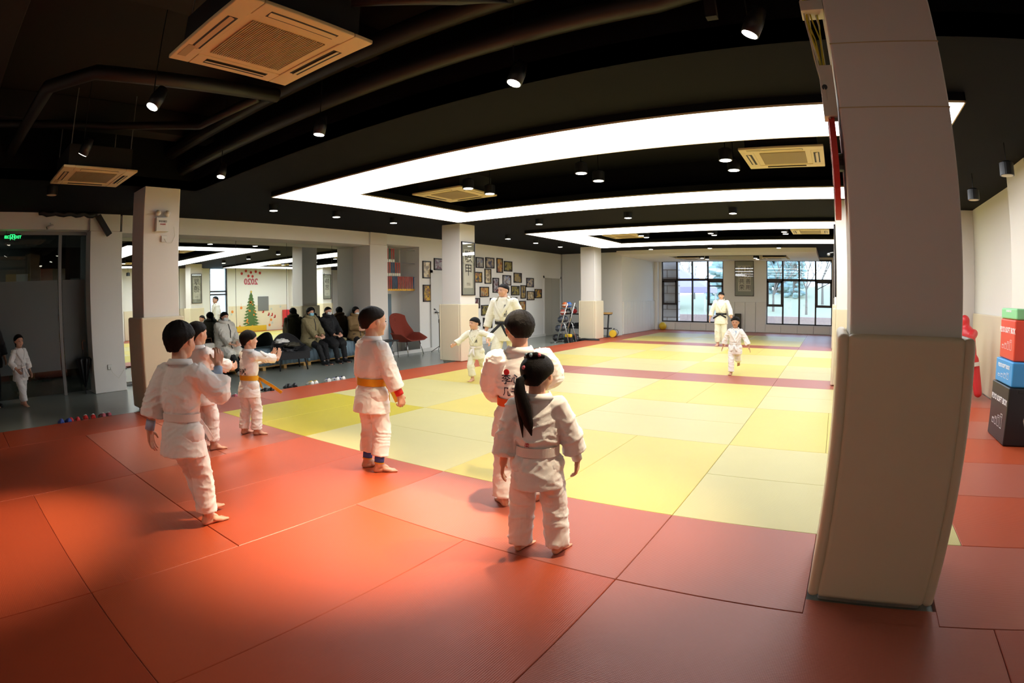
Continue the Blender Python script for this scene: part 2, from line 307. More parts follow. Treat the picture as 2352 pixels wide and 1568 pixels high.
# lobby beyond the glass
lb = MB().box(-13.6, -13.4, -6.3, -1.6, MZ, 4.3).box(-13.4, -10.4, -0.3, -0.2, MZ, 4.3).box(-16.1, -16, -6.3, 0, MZ, 4.3)
struct(lb.build('wall_lobby', M['lobby']))
struct(MB().box(-13.4, -13.25, -1.62, -0.3, MZ, 2.95).build('wall_lobby_partition', M['lobbyb']))
struct(MB().box(-13.4, -13.3, -2.25, -1.62, MZ, 2.36).build('door_3', M['wood']))
struct(MB().box(-16, -10.4, -6.3, -0.2, 2.95, 3.05).build('ceiling_lobby', M['wall']))
o = MB().box(-12.9, -11.9, -3.2, -2.9, 2.88, 2.93).build('added_lobby_glow', M['lobby_glow']); tag(o, 'added glowing panel brightening the lobby behind the left glass wall', 'ceiling light')  # glowing panel added to lift the dark lobby
t_ = thing('lobby_window', 'small white-framed window in the lobby behind the left glass wall', 'window', (-13.29, -1.84, 2.08)); MB().box(0, .03, -.15, .15, -.27, .27).build('window_frame', M['plastic'], t_, bevel=.01); MB().box(.03, .035, -.1, .1, -.22, .22).build('pane', M['paper'], t_)
o = MB().box(-13.249, -13.22, -1.36, -1.05, 2.1, 2.46).build('red_notice_board', M['banner']); tag(o, 'dim red notice board seen through the left glass wall', 'notice board')
o = MB().box(-13.249, -13.22, -.58, -.34, 1.92, 2.22).build('white_notice', M['plastic']); tag(o, 'pale notice seen through the glass beside the umbrella', 'notice')
o = MB().box(-13.24, -12.95, -1.6, -.35, MZ, .22).build('low_bench', M['brownw'], bevel=.01); tag(o, 'low brown bench seen through the left glass wall', 'bench')
# right wall with pilasters and a tall window
wr = MB().box(XR, 4.1, -6.3, 8.75, MZ, CZ + .1).box(XR, 4.1, 9.75, 20.7, MZ, CZ + .1).box(XR, 4.1, 8.75, 9.75, MZ, 0.3).box(XR, 4.1, -6.3, .72, CZ, 4.3)
struct(wr.build('wall_right', M['wall']))
for k, (y0, y1) in enumerate(((3.3, 4.08), (7.45, 8.2), (13.5, 14.2))):
    struct(MB().box(3.5, XR, y0, y1, MZ, CZ).build('trim_%d' % (k + 3), M['colp'], bevel=0.01))
# far wall
W1, W2, WZ0, WZ1 = (-6.6, -3.76), (-1.85, 1.0), 0.35, 3.08
fw = MB().box(-7.2, W1[0], YF, YF + .25, MZ, CZ).box(W1[1], W2[0], YF, YF + .25, MZ, CZ).box(W2[1], 4.1, YF, YF + .25, MZ, CZ)
for a, b in (W1, W2): fw.box(a, b, YF, YF + .25, MZ, WZ0).box(a, b, YF, YF + .25, WZ1, CZ)
struct(fw.build('wall_far', M['wall']))
struct(MB().box(-6.9, -6.72, 20.3, 20.5, MZ, 3.05).build('trim_6', M['wall']))
def far_window(n, x0, x1):
    g = MB().box(x0, x1, YF + .10, YF + .11, WZ0, WZ1).build('window_%d' % n, M['win']); struct(g)
    f = MB(); w4 = (x1 - x0) / 4
    for i in range(5): f.box(x0 + i * w4 - .035, x0 + i * w4 + .035, YF + .05, YF + .14, WZ0, WZ1)
    for z, h in ((WZ0 + .02, .03), (WZ1 - .03, .04), (2.22, .05)): f.box(x0, x1, YF + .05, YF + .14, z - h, z + h)
    for i in (0, 3):
        a = x0 + i * w4; f.box(a, a + w4, YF + .05, YF + .14, 1.10, 1.20)
        f.box(a + .03, a + .09, YF + .03, YF + .12, 1.2, 2.2).box(a + w4 - .09, a + w4 - .03, YF + .03, YF + .12, 1.2, 2.2).box(a + .03, a + w4 - .03, YF + .03, YF + .12, 2.1, 2.18)
    if n == 2: f.cyl((x0 + 3.1 * w4, YF + .02, 1.85), (x0 + 3.85 * w4, YF + .02, 2.12), .015)
    else: f.box(x0 + 3 * w4, x1, YF + .03, YF + .1, 1.92, 1.97)
    o = f.build('window_frame', M['winf'], g)
    MB().box(x0 - .05, x1 + .05, YF - .05, YF + .1, WZ0 - .05, WZ0).build('window_sill', M['plastic'], g, bevel=.005)
far_window(1, *W1); far_window(2, *W2)
g = struct(MB().box(XR + .12, XR + .13, 8.75, 9.75, 0.3, CZ).build('window_3', M['win']))
f = MB()
for y in (8.78, 9.72): f.box(XR + .05, XR + .15, y - .03, y + .03, .3, CZ)
for z in (.33, 1.9, 2.05): f.box(XR + .05, XR + .15, 8.75, 9.75, z - .04, z + .04)
f.build('window_frame', M['winf'], g)
# white dropped ceiling with a black slot at the far end
bz = 3.02; dc = MB()
for (a, b, c, d) in ((-6.9, .46, 15.85, 17.3), (-6.9, .46, 19.6, 20.5), (-6.9, -5.3, 17.3, 19.6), (-.72, .46, 17.3, 19.6)): dc.box(a, b, c, d, bz, CZ)
struct(dc.build('ceiling_dropped', M['wall']))
# glass entrance wall: frosted panes, frame, post
def glass_panel(n, y0, y1, clear):
    g = MB().box(-9.9, -9.89, y0, y1, 0.0, 2.82).build('window_%d' % n, M['doorg']); struct(g)
    MB().box(-9.885, -9.882, y0 + .03, y1 - .03, .42, 2.02).build('frosted_band', M['frost'], g)
    return g
glass_panel(4, -6.0, -3.2, 0); glass_panel(5, -3.15, -1.5, 0); glass_panel(6, -1.46, -0.95, 0)
f = MB()
for y in (-3.18, -1.48): f.box(-9.93, -9.86, y - .03, y + .03, MZ, 2.86)
f.box(-9.95, -9.84, -6, -.95, 2.82, 2.9)
struct(f.build('trim_7', M['brownw' if 0 else 'steel']))
# mirror
mi = MB().box(-10.24, -10.2, -0.3, 6.12, 0.02, 2.84).build('wall_mirror', M['mirror']); tag(mi, 'long wall mirror behind the benches reflecting the whole hall', 'mirror')
sm = MB()
for y in (1.2, 2.6, 4.0, 5.4): sm.box(-10.2, -10.197, y - .004, y + .004, .02, 2.84)
sm.build('joint_strip', M['dark'], mi)
# doors
d = MB().box(-9.56, -9.52, 8.52, 9.42, MZ, 2.18).build('door_1', M['doorw'], bevel=.004); struct(d)
fr = MB().box(-9.55, -9.5, 8.44, 8.52, MZ, 2.26).box(-9.55, -9.5, 9.42, 9.5, MZ, 2.26).box(-9.55, -9.5, 8.44, 9.5, 2.18, 2.26).build('door_frame', M['doorw'], d)
MB().cyl((-9.51, 8.62, 1.05), (-9.46, 8.62, 1.05), .02).cyl((-9.47, 8.6, 1.05), (-9.47, 8.76, 1.03), .012).build('door_handle', M['dark'], d)
d = MB().box(-9.62, -9.58, 15.0, 16.35, MZ, 2.2).box(-9.58, -9.575, 15.66, 15.69, MZ, 2.2).build('door_2', M['doorgr']); struct(d)
MB().box(-9.57, -9.53, 14.94, 15.02, MZ, 2.26).box(-9.57, -9.53, 16.3, 16.38, MZ, 2.26).box(-9.57, -9.53, 14.94, 16.38, 2.18, 2.26).build('door_frame', M['wall'], d)
# ---------------------------------------------------------------- columns with pads
def column(x0, x1, y0, y1, top, label, nseam=0, face=.06, MZ=MZ):
    t = thing('padded_column', label, 'column', ((x0 + x1) / 2, (y0 + y1) / 2, MZ), 0)
    cx, cy = (x0 + x1) / 2, (y0 + y1) / 2
    m = MB().box(x0 - cx, x1 - cx, y0 - cy, y1 - cy, 0, top - MZ); c = m.build('shaft', M['colp'], t, bevel=.012)
    if nseam:
        s_ = MB()
        for z in nseam: s_.box(x0 - cx - .002, x1 - cx + .002, y0 - cy - .002, y1 - cy + .002, z - MZ - .003, z - MZ + .003)
        s_.build('seam', M['trimw'], t)
    h = 1.32; g = .045
    for k, (a, b, c_, d_) in enumerate(((x0 - .01, x1 + .01, y0 - face, y0), (x0 - .01, x1 + .01, y1, y1 + face), (x0 - face, x0, y0 - face, y1 + face), (x1, x1 + face, y0 - face, y1 + face))):
        MB().box(a - cx, b - cx, c_ - cy, d_ - cy, .004 - MZ, h - MZ).build('pad', M['pad'], t, bevel=.028, seg=4)
    return t
column(1.06, 1.62, -.78, -.22, 4.1, 'large cream column with padded base nearest the camera, right of the yellow mats', nseam=(2.38, 2.72))
column(-7.41, -6.87, -.78, -.2, CZ, 'white column with padded base and emergency light, left beside the grey floor')
column(-7.41, -6.87, 6.45, 7.02, CZ, 'white column with padded base carrying the tall calligraphy scroll, behind the runners')
column(-7.41, -6.87, 13.8, 14.36, CZ, 'white column with padded base beside the ball rack')
column(1.06, 1.62, 6.45, 7.02, CZ, 'white padded column standing behind the big near column, by the first pale red strip', MZ=.001)
column(1.06, 1.62, 13.75, 14.3, CZ, 'farthest white padded column on the right side, near the far window', MZ=.001)
# wall pads
def wallpads(name_label, pts, group):
    proto = {}
    for k, (x, y, w_, d_, h, ax) in enumerate(pts):
        key = (round(w_, 3), h, ax)
        if key not in proto:
            m = MB()
            if ax == 'y': m.box(-w_ / 2, w_ / 2, -.05, 0, .0, h)
            else: m.box(0, .05, -w_ / 2, w_ / 2, 0, h)
            o = m.build('wall_pad', d_, bevel=.012, seg=2); proto[key] = o
        else:
            o = proto[key].copy(); C.objects.link(o)
        o.location = (x, y, 0.003)
        tag(o, name_label(k), 'wall pad', group)
wn = 11
wallpads(lambda k: 'tall pale wall pad on the left far wall, %s counting from the column' % ORD[k], [(-6.9, 16.62 + k * .36, .35, M['padw'], 1.28, 'x') for k in range(wn)], 'tall pads along the left far wall')
wallpads(lambda k: 'low pale pad under the left far window, %s from the corner' % ORD[k], [(-6.3 + k * .71, 20.5, .7, M['padw'], .31, 'y') for k in range(4)], 'low pads under the left window')
wallpads(lambda k: 'tall pale wall pad between the two far windows, %s from the left' % ORD[k], [(-3.47 + k * .46, 20.5, .45, M['padw'], 1.27, 'y') for k in range(4)], 'tall pads between the far windows')
wallpads(lambda k: 'low pale pad under the right far window, %s from the left' % ORD[k], [(-1.55 + k * .71, 20.5, .7, M['padw'], .31, 'y') for k in range(4)], 'low pads under the right window')
o = MB().box(3.8, XR, 4.2, 7.4, .003, 1.3).build('wall_padding', M['pad'], bevel=.015); tag(o, 'cream wall padding behind the red sparring dummies', 'wall pad')
o = MB().box(3.842, XR, 9.8, 13.4, .003, 1.3).build('wall_padding', M['pad']); tag(o, 'cream wall padding under the wall stickers', 'wall pad')
# ---------------------------------------------------------------- floor mats
mat_mesh = {}
def mat_obj(x0, y0, x1, y1, m, label, group, cat='floor mat', tab=None):
    w_, h_ = x1 - x0, y1 - y0; rot = h_ > w_; a, b = (h_, w_) if rot else (w_, h_); key = (round(a, 2), round(b, 2), m.name, bool(tab))
    if key not in mat_mesh:
        g = .0015; c = .0035
        prof = [(-.038, g), (-c, g), (0, g + c)]
        rs = []
        for z, i in prof: rs.append([(-a / 2 + i, -b / 2 + i, z), (a / 2 - i, -b / 2 + i, z), (a / 2 - i, b / 2 - i, z), (-a / 2 + i, b / 2 - i, z)])
        mb = MB(); mb.rings([[Vector(p) for p in r] for r in rs])
        if tab: mb.box(tab[0], tab[1], b / 2 - .01, tab[2], -.038, 0)
        me = mb.mesh('floor mat'); me.materials.append(m); mat_mesh[key] = me
    o = bpy.data.objects.new('judo_mat', mat_mesh[key]); C.objects.link(o)
    o.location = ((x0 + x1) / 2, (y0 + y1) / 2, random.uniform(-.0006, .0006)); o.rotation_euler = (random.uniform(-.0004, .0004), 0, (PI / 2 if rot else 0))
    tag(o, label, cat, group); return o
def block(x0, y0, ver, m, lab, grp, W=2.0, H=2.0):
    if ver:
        mat_obj(x0, y0, x0 + W / 2, y0 + H, m, lab + ', left lengthwise one', grp); mat_obj(x0 + W / 2, y0, x0 + W, y0 + H, m, lab + ', right lengthwise one', grp)
    else:
        mat_obj(x0, y0, x0 + W, y0 + H / 2, m, lab + ', nearer crosswise one', grp); mat_obj(x0, y0 + H / 2, x0 + W, y0 + H, m, lab + ', farther crosswise one', grp)
rows = [(0, 2), (2, 2), (4, 2), (7, 2), (9, 2), (11, 2), (14, 2.2), (16.2, 2.2)]
zn = ['nearest the red border', 'second row from the red border', 'just before the first red strip', 'just beyond the first red strip', 'second row past the red strip', 'just before the far red strip', 'just beyond the far red strip', 'before the far red border']
cn = ['at the left edge', 'left of the middle', 'right of the middle', 'beside the right columns', 'under the right wall']
for j, (y, H) in enumerate(rows):
    for i in range(5):
        x = -6 + 2 * i
        if i == 4 and j < 3: continue
        if i >= 3 and j >= 6: continue
        ver = (i + (j if j < 3 else j - 3 if j < 6 else j - 6)) % 2 == 0
        if i == 4:
            mat_obj(2, y, 3.1, y + H, M['yel'], 'wide yellow mat under the right wall, ' + zn[j], 'yellow judo mats'); continue
        m = M['olive'] if (i == 0 and j == 0) else (M['yel'] if ver else M['yel_sheen'])
        block(x, y, ver, m, '%s mat %s, %s' % ('yellow' if m is not M['yel_sheen'] else 'pale yellow', cn[i], zn[j]), 'yellow judo mats', 2.0, H)
k = 0
for yy, nm in ((6, 'first red strip across the hall'), (13, 'far red strip across the hall')):
    for i in range(5 if yy == 6 else 3):
        x0 = -6 + 2 * i; x1 = min(x0 + 2, 3.8)
        mat_obj(x0, yy, x1, yy + 1, M['red_sheen'], 'narrow red mat in the %s, %s from the left' % (nm, ORD[i]), 'red strip mats')
for i in range(13):
    y0 = -5 + 2 * i; y1 = min(y0 + 2, 20.45)
    if y1 > y0: mat_obj(-7 if y0 < 15 else -6.85, y0, -6, y1, M['red3'] if i < 3 else M['red'], 'long red edge mat beside the grey floor, %s from the near end' % ORD[i], 'red edge mats')
for i in range(4):
    x0 = -6 + 2 * i; mat_obj(x0, 18.4, x0 + 2, 19.4, M['red_sheen'], 'red mat in the far border, %s from the left, nearer row' % ORD[i], 'red far border mats'); mat_obj(x0, 19.4, x0 + 2, 20.42, M['red_sheen'], 'red mat against the far wall, %s from the left' % ORD[i], 'red far border mats')
for j in range(4): mat_obj(0, 13 + j * 1.35, 2, 14.35 + j * 1.35, M['red_sheen'], 'red mat beside the farthest right column, %s from the near end' % ORD[j], 'red side mats')
for j in range(3): mat_obj(2, 13 + j * 2.4, 3.8, 15.4 + j * 2.4, M['red_sheen'], 'wide red mat by the right wall far away, %s from the near end' % ORD[j], 'red side mats')
for j in range(7): mat_obj(3.1, 7 + j * .9, 3.8, 7.9 + j * .9, M['red'], 'small red mat along the right wall, %s from the near end' % ORD[j], 'red side mats')
for j in range(6): mat_obj(2, j, 3.8, j + 1, M['red'] if j % 2 == 0 else M['red_sheen'], 'red mat near the stacked soft boxes, %s from the near end' % ORD[j], 'red mats by the soft boxes')
near = [(-6, -1, -4, 0, 'red_sheen'), (-6, -2, -4, -1, 'red_sheen'), (-4, -2, -3, 0, 'red'), (-3, -2, -2, 0, 'red'), (-2, -1, 0, 0, 'red_sheen'), (0, -1, 1, 0, 'red_sheen'), (1.7, -1, 3.8, 0, 'red_sheen'),
        (-6, -4, -4, -2, 'red3'), (-4, -3, -2, -2, 'red'), (-2, -3, -1, -1, 'red'), (-1, -3, 0, -1, 'red'), (2, -3, 3.8, -1, 'red3'), (-4, -4, -2, -3, 'red3'), (0, -3, 2, -2, 'red_sheen'),
        (-6, -5, -4, -4, 'red3'), (-4, -5, -2, -4, 'red3'), (-2, -5, -1, -3, 'red3'), (-1, -5, 0, -3, 'red_sheen'), (0, -4, 2, -3, 'red_sheen'), (0, -5, 2, -4, 'red_sheen'), (2, -5, 3.8, -3, 'red3')]
nl = ['under the yellow-belted clapping boy', 'under the boy hidden behind the raised hand', 'between the two left boys, under the bright light pool, left one', 'under the yellow-belted boy with the red wristband', 'under the small girl and the boy with lettering on his back', 'ending at the near column', 'right of the near column',
      'dark one at the left near the grey floor', 'below the boy with the raised hand', 'lying lengthwise below the bright light pool', 'lying lengthwise with visible ribs, below the girl', 'at the right edge of the picture', 'at the lower left edge of the picture', 'at the bottom below the near column',
      'lower left, outermost', 'lower left, second', 'bottom left of the middle', 'bottom of the picture at the middle', 'bottom right, nearer', 'bottom right, nearest', 'bottom right corner']
for (a, b, c_, d_, m), l in zip(near, nl): mat_obj(a, b, c_, d_, M[m], 'red judo mat ' + l, 'near red judo mats')
mat_obj(0, -2, 2, -1, M['red_sheen'], 'red judo mat reaching under the front of the near column', 'near red judo mats', tab=(0.0, 0.7, .64))
mat_obj(1, 0 - .14, 1.7, 0, M['red'], 'narrow red filler mat behind the near column', 'near red judo mats')
# ---------------------------------------------------------------- light boxes
def lightbox(n, R, bw, label):
    x0, x1, y0, y1 = R; z = 3.08; t = thing('ceiling_light_box', label, 'ceiling light', (0, 0, 0), group='large white light boxes')
    a = (x0, x0 + bw, y0, y1), (x1 - bw, x1, y0, y1), (x0 + bw, x1 - bw, y0, y0 + bw), (x0 + bw, x1 - bw, y1 - bw, y1)
    m = MB()
    for q in a: m.box(q[0] + .01, q[1] - .01 if q is a[0] or q is a[1] else q[1] - .01, q[2] + .01, q[3] - .01, z, z + .01)
    m = MB(); xi0, xi1, yi0, yi1 = x0 + bw, x1 - bw, y0 + bw, y1 - bw; e = .012
    vs = [(x0 + e, y0 + e), (x1 - e, y0 + e), (x1 - e, y1 - e), (x0 + e, y1 - e), (xi0 - e, yi0 - e), (xi1 + e, yi0 - e), (xi1 + e, yi1 + e), (xi0 - e, yi1 + e)]
    m.add([(a_, b_, z + .004) for a_, b_ in vs] + [(a_, b_, z + .012) for a_, b_ in vs], [(0, 4, 5, 1), (1, 5, 6, 2), (2, 6, 7, 3), (3, 7, 4, 0), (8, 9, 13, 12), (9, 10, 14, 13), (10, 11, 15, 14), (11, 8, 12, 15)])
    m.m[-4:] = [1] * 4; m.build('glowing_film', [M['led'], M['blackb']], t)
    r = MB()
    for (p, q, s_, u) in ((x0, x0 + e, y0, y1), (x1 - e, x1, y0, y1), (x0, x1, y0, y0 + e), (x0, x1, y1 - e, y1), (xi0 - e, xi0, yi0, yi1), (xi1, xi1 + e, yi0, yi1), (xi0, xi1, yi0 - e, yi0), (xi0, xi1, yi1, yi1 + e)): r.box(p, q, s_, u, z, z + .016)
    r.build('edge_profile', M['trimw'], t)
    h = MB(); h.cur = 0
    for (p, q, s_, u) in ((x0, x0 + e, y0, y1), (x1 - e, x1, y0, y1), (x0, x1, y0, y0 + e), (x0, x1, y1 - e, y1), (xi0 - e, xi0, yi0, yi1), (xi1, xi1 + e, yi0, yi1), (xi0, xi1, yi0 - e, yi0), (xi0, xi1, yi1, yi1 + e)): h.box(p, q, s_, u, z + .016, CZ + .02)
    h.build('light_box_housing', M['black'], t)
lightbox(1, R1, 1.0, 'nearer large rectangular white light box ring in the black ceiling')
lightbox(2, R2, 1.2, 'farther large rectangular white light box ring in the black ceiling')
# ---------------------------------------------------------------- ceiling cassette units
def cassette(rod=.5):
    t = thing('air_conditioner', '', 'air conditioner', group='ceiling cassette air conditioners')
    h = .49; m = MB()
    m.box(-h, h, .335, h, 0, .03).box(-h, h, -h, -.335, 0, .03).box(-h, -.335, -.335, .335, 0, .03).box(.335, h, -.335, .335, 0, .03)
    pan = m.build('panel', M['acw'], t, bevel=.008)
    g = MB().box(-.335, .335, -.335, .335, .008, .03)
    g.mi(1)
    for i in range(34): y = -.27 + i * .54 / 33; g.box(-.27, .27, y - .0045, y + .0045, -.001, .009)
    gr = g.build('grille', [M['acw'], M['acg']], t)
    b = MB()
    for i in range(4):
        X = Matrix.Rotation(i * PI / 2, 4, 'Z'); b.box(-.25, .25, .365, .435, -.001, .002, X)
    b.build('air_outlet', M['acd'], t)
    for i in range(4):
        X = Matrix.Rotation(i * PI / 2, 4, 'Z') @ Matrix.Translation((0, .405, -.004)) @ Matrix.Rotation(.35, 4, 'X'); MB().box(-.245, .245, -.018, .022, -.002, .003, X).build('louvre', M['acw'], t)
    MB().box(-.42, .42, -.42, .42, .03, .3).build('housing', M['blackb'], t)
    MB().box(-.40, -.22, -.46, -.40, -.003, .002).build('receiver', M['acg'], t)
    for sx_ in (-1, 1):
        for sy in (-1, 1): MB().cyl((sx_ * .4, sy * .4, .2), (sx_ * .4, sy * .4, rod), .006, n=6).build('hanging_rod', M['steel'], t)
    return t
ac0 = cassette(1.0); ac1 = cassette(.5)
acs = [(-2.0, -1.73, 3.1, 0, 'large cream ceiling air conditioner with open louvres, top left of the hall'), (-6.3, -1.75, 3.1, 0, 'cream ceiling air conditioner left above the emergency light column'),
       (-4.6, 3.45, 3.12, 0, 'cream ceiling air conditioner in the left end of the nearer light box'), (.46, 3.2, 3.12, 0, 'cream ceiling air conditioner in the right end of the nearer light box'),
       (-4.6, 10.85, 3.12, 0, 'cream ceiling air conditioner in the left end of the farther light box'), (.45, 10.9, 3.12, 0, 'cream ceiling air conditioner in the right end of the farther light box'),
       (-4.75, 18.5, 2.99, 0, 'far cream ceiling air conditioner at the left in the white dropped ceiling'), (-1.3, 18.6, 2.99, 0, 'far cream ceiling air conditioner at the right in the white dropped ceiling')]
for i, (x, y, z, r, l) in enumerate(acs):
    o = ac0 if i == 0 else ac1 if i == 2 else dup(ac0 if i < 2 else ac1); o.location = (x, y, z); o.rotation_euler = (0, 0, r); o['label'] = l
# ---------------------------------------------------------------- round downlights
def downlight(lit=True):
    t = thing('downlight', '', 'downlight', group='round ceiling downlights')
    MB().lathe((0, 0, 0), [(.07, .0), (.085, 0), (.085, .13), (.05, .15), (.0, .15)], 20).build('housing', M['lampk'], t, smooth=False)
    MB().lathe((0, 0, 0), [(0, -.003), (.07, -.003), (.07, .004), (0, .004)], 20).build('lens', M['lampe'] if lit else M['lampd'], t)
    MB().cyl((0, 0, .14), (0, 0, .5 if lit else .35), .006, n=6).build('stem', M['lampk'], t)
    return t
dl0 = downlight(); dl1 = downlight(False)
DL = [(-7.42, 1.85, 3.06, 'first of the lit downlights in the row along the left columns'), (-7.42, 3.3, 3.06, 'second lit downlight in the row along the left columns'), (-7.35, 4.8, 3.06, 'third lit downlight in the row along the left columns'),
      (-7.4, 9.25, 3.06, 'lit downlight just beyond the scroll column on the left'), (-7.4, 10.75, 3.06, 'lit downlight above the framed photos, nearer one'), (-7.4, 12.3, 3.06, 'lit downlight above the framed photos, farther one'),
      (-5.13, 7.05, 3.06, 'lit downlight between the two light boxes, left one'), (-3.05, 7.05, 3.06, 'lit downlight between the two light boxes, middle one'), (-.9, 7.1, 3.06, 'lit downlight between the two light boxes, right one'),
      (-5.06, 14.45, 3.06, 'lit downlight beyond the farther light box, left one'), (-3.04, 14.6, 3.06, 'lit downlight beyond the farther light box, middle one'), (-.75, 14.75, 3.06, 'lit downlight beyond the farther light box, right one')]
for xs, ys, nm in (((-3.97, -2.13, -.23), (2.98, 3.53), 'nearer'), ((-4.0, -2.1, -.2), (10.5, 10.93), 'farther')):
    for i, x in enumerate(xs):
        for j, y in enumerate(ys): DL.append((x, y, 3.08, 'lit downlight inside the %s light box, %s pair from the left, %s lamp' % (nm, ORD[i], 'nearer' if j == 0 else 'farther')))
for i, (x, y) in enumerate(((-4.1, 17.95), (-4.05, 18.6), (-2.02, 18.28), (-2.03, 18.95))): DL.append((x, y, 2.98, 'lit downlight in the white dropped ceiling slot, %s from the left' % ORD[i]))
for i, (x, y, z, l) in enumerate(DL):
    o = dl0 if i == 0 else dup(dl0); o.location = (x, y, z); o['label'] = l
for i, (x, y, z, l) in enumerate([(3.03, 2.63, 2.8, 'unlit black downlight above the stacked soft boxes, nearer one'), (3.02, 4.19, 2.8, 'unlit black downlight above the stacked soft boxes, farther one'), (-7.3, -2.12, 3.05, 'unlit downlight left of the emergency light column')]):
    o = dl1 if i == 0 else dup(dl1); o.location = (x, y, z); o['label'] = l
# ---------------------------------------------------------------- warm spot lamps
def spot(loc, aim, label, power=SPOT_W, size=62, col=(1, .66, .36)):
    loc = Vector(loc); d = (Vector(aim) - loc).normalized(); q = d.to_track_quat('-Z', 'Y'); X = q.to_matrix().to_4x4()
    t = thing('spot_lamp', label, 'spot lamp', loc, group='warm spot lamps over the entrance')
    MB().lathe((0, 0, 0), [(.05, .0), (.058, 0), (.062, .09), (.045, .19), (.0, .2)], 18, X).build('housing', M['lampk'], t, smooth=True)
    MB().lathe((0, 0, 0), [(0, -.004), (.05, -.004), (.05, .002), (0, .002)], 18, X).build('lens', M['lampe'], t)
    MB().cyl((0, 0, .05), (0, 0, 4.1 - loc.z if loc.y < 0 else .1), .005, n=6).build('cable', M['lampk'], t)
    l = bpy.data.lights.new('lamp', 'SPOT'); l.energy = power; l.spot_size = math.radians(size); l.spot_blend = 1.0; l.color = col; l.shadow_soft_size = .05
    o = bpy.data.objects.new('lamp', l); C.objects.link(o); o.parent = t; o.location = d * .03; o.rotation_euler = q.to_euler()
SPOTS = [((-1.13, -.19, 3.05), (-1.75, -1.15, 0), 'lit spot lamp hanging in the middle, right of the large air conditioner', 3.4, 48),
         ((-3.23, -.33, 3.05), (-3.45, -.6, 0), 'lit spot lamp below the large air conditioner, pointing at the red mats', 1.1, 48),
         ((-5.4, -.26, 3.05), (-5.0, -.9, 0), 'lit spot lamp just left of the light box corner', .7, 60),
         ((-3.33, -2.0, 3.05), (-3.15, -3.5, 0), 'lit spot lamp at the upper left tilted away from the hall', 1.5, 46),
         ((-5.4, -2.1, 3.15), (-6.8, -3.2, 0), 'spot lamp seen edge-on above the left air conditioner', .15, 50),
         ((.6, -.3, 3.05), (-.9, -.35, 0), 'lit spot lamp beside the near column top', 1.1, 60),
         ((.3, -4.3, 3.05), (.3, -1.4, .9), 'added unseen fill lamp behind the viewer, brightening the near column', .07, 100),  # unseen lamp added as fill on the column front
         ((-2.4, -4.6, 3.05), (-2.4, -1.8, .9), 'added unseen fill lamp behind the viewer, brightening the boys', .12, 100)]  # another added fill lamp out of view, for the boys' backs
for a, b, l, k, sz in SPOTS: spot(a, b, l, SPOT_W * k, sz, (1, .79, .54) if sz < 90 else (1, .84, .68))
# ---------------------------------------------------------------- pipes and beams in the open black ceiling
def pipe(pts, r, label, m='duct', cat='pipe', name='ceiling_pipe'):
    o = MB().tube(pts, r, 14).build(name, M[m], smooth=True); tag(o, label, cat); return o
pipe([(-9, -.2, 3.45), (-3, -.2, 3.45), (0, -.2, 3.45), (.55, -.25, 3.5), (.95, -.7, 3.62), (1.2, -1.4, 3.7), (1.4, -4, 3.7)], .085, 'lower of two long black pipes running along the ceiling edge')
pipe([(-9, -.42, 3.68), (0, -.42, 3.68), (4.1, -.42, 3.68)], .1, 'upper of two long black pipes running along the ceiling edge')
pipe([(-9, -2.9, 3.5), (-4.4, -2.75, 3.5), (-3.9, -2.4, 3.5), (-3.6, -.6, 3.5)], .07, 'bent black pipe over the upper left air conditioner')
pipe([(-6.6, -4, 3.72), (-6.0, -1.6, 3.7), (-5.2, -.7, 3.6), (-4, -.6, 3.6)], .05, 'thin curved black pipe left of the large air conditioner')
pipe([(-1.45, -1.5, 3.3), (-1.0, -1.0, 3.35), (-.9, -.6, 3.5), (-.6, -1.2, 3.6), (-.5, -3.2, 3.6)], .04, 'thin black drain pipe leaving the large air conditioner')
for i, (x0, x1, y0, y1, z0, z1, l) in enumerate([(-6.5, -6.2, -6, 0, 3.75, 4.1, 'black ceiling beam above the left air conditioner'), (-3.1, -2.75, -6, 0, 3.8, 4.1, 'black ceiling beam running above the large air conditioner'), (.2, .55, -6, 0, 3.8, 4.1, 'black ceiling beam beside the near column'), (-6.8, 4, -3.6, -3.2, 3.7, 4.1, 'wide black duct crossing above the camera'), (2.6, 2.9, -6, 0, 3.6, 4.1, 'black duct at the upper right')]):
    tag(MB().box(x0, x1, y0, y1, z0, z1).build('ceiling_duct', M['blackb'], bevel=.01), l, 'duct')
o = MB().box(.35, .42, -.36, -.3, 3.18, 4.1).build('pipe_bracket', M['blackb']); tag(o, 'angled black bracket holding the pipes near the column', 'bracket')
# rolled dark curtain bundle over the left glass wall
m = MB()
pts = [(-9.4, -2.0 + i * .08, 3.13 + .02 * math.sin(i * 1.9)) for i in range(15)]
m.tube(pts, [.035 + .02 * abs(math.sin(i * 1.1)) for i in range(15)], 10)
o = m.build('rolled_curtain', M['dark'], smooth=True); tag(o, 'gathered black curtain rolled up above the left glass wall', 'curtain')
o = MB().box(-.05, .05, -.05, .05, -.42, 0).build('ceiling_strut', M['dark'], bevel=.006); o.location = (-9.42, -.84, 3.12); o.rotation_euler = (.62, 0, 0); tag(o, 'slanting black tube hanging above the left pilaster', 'tube')
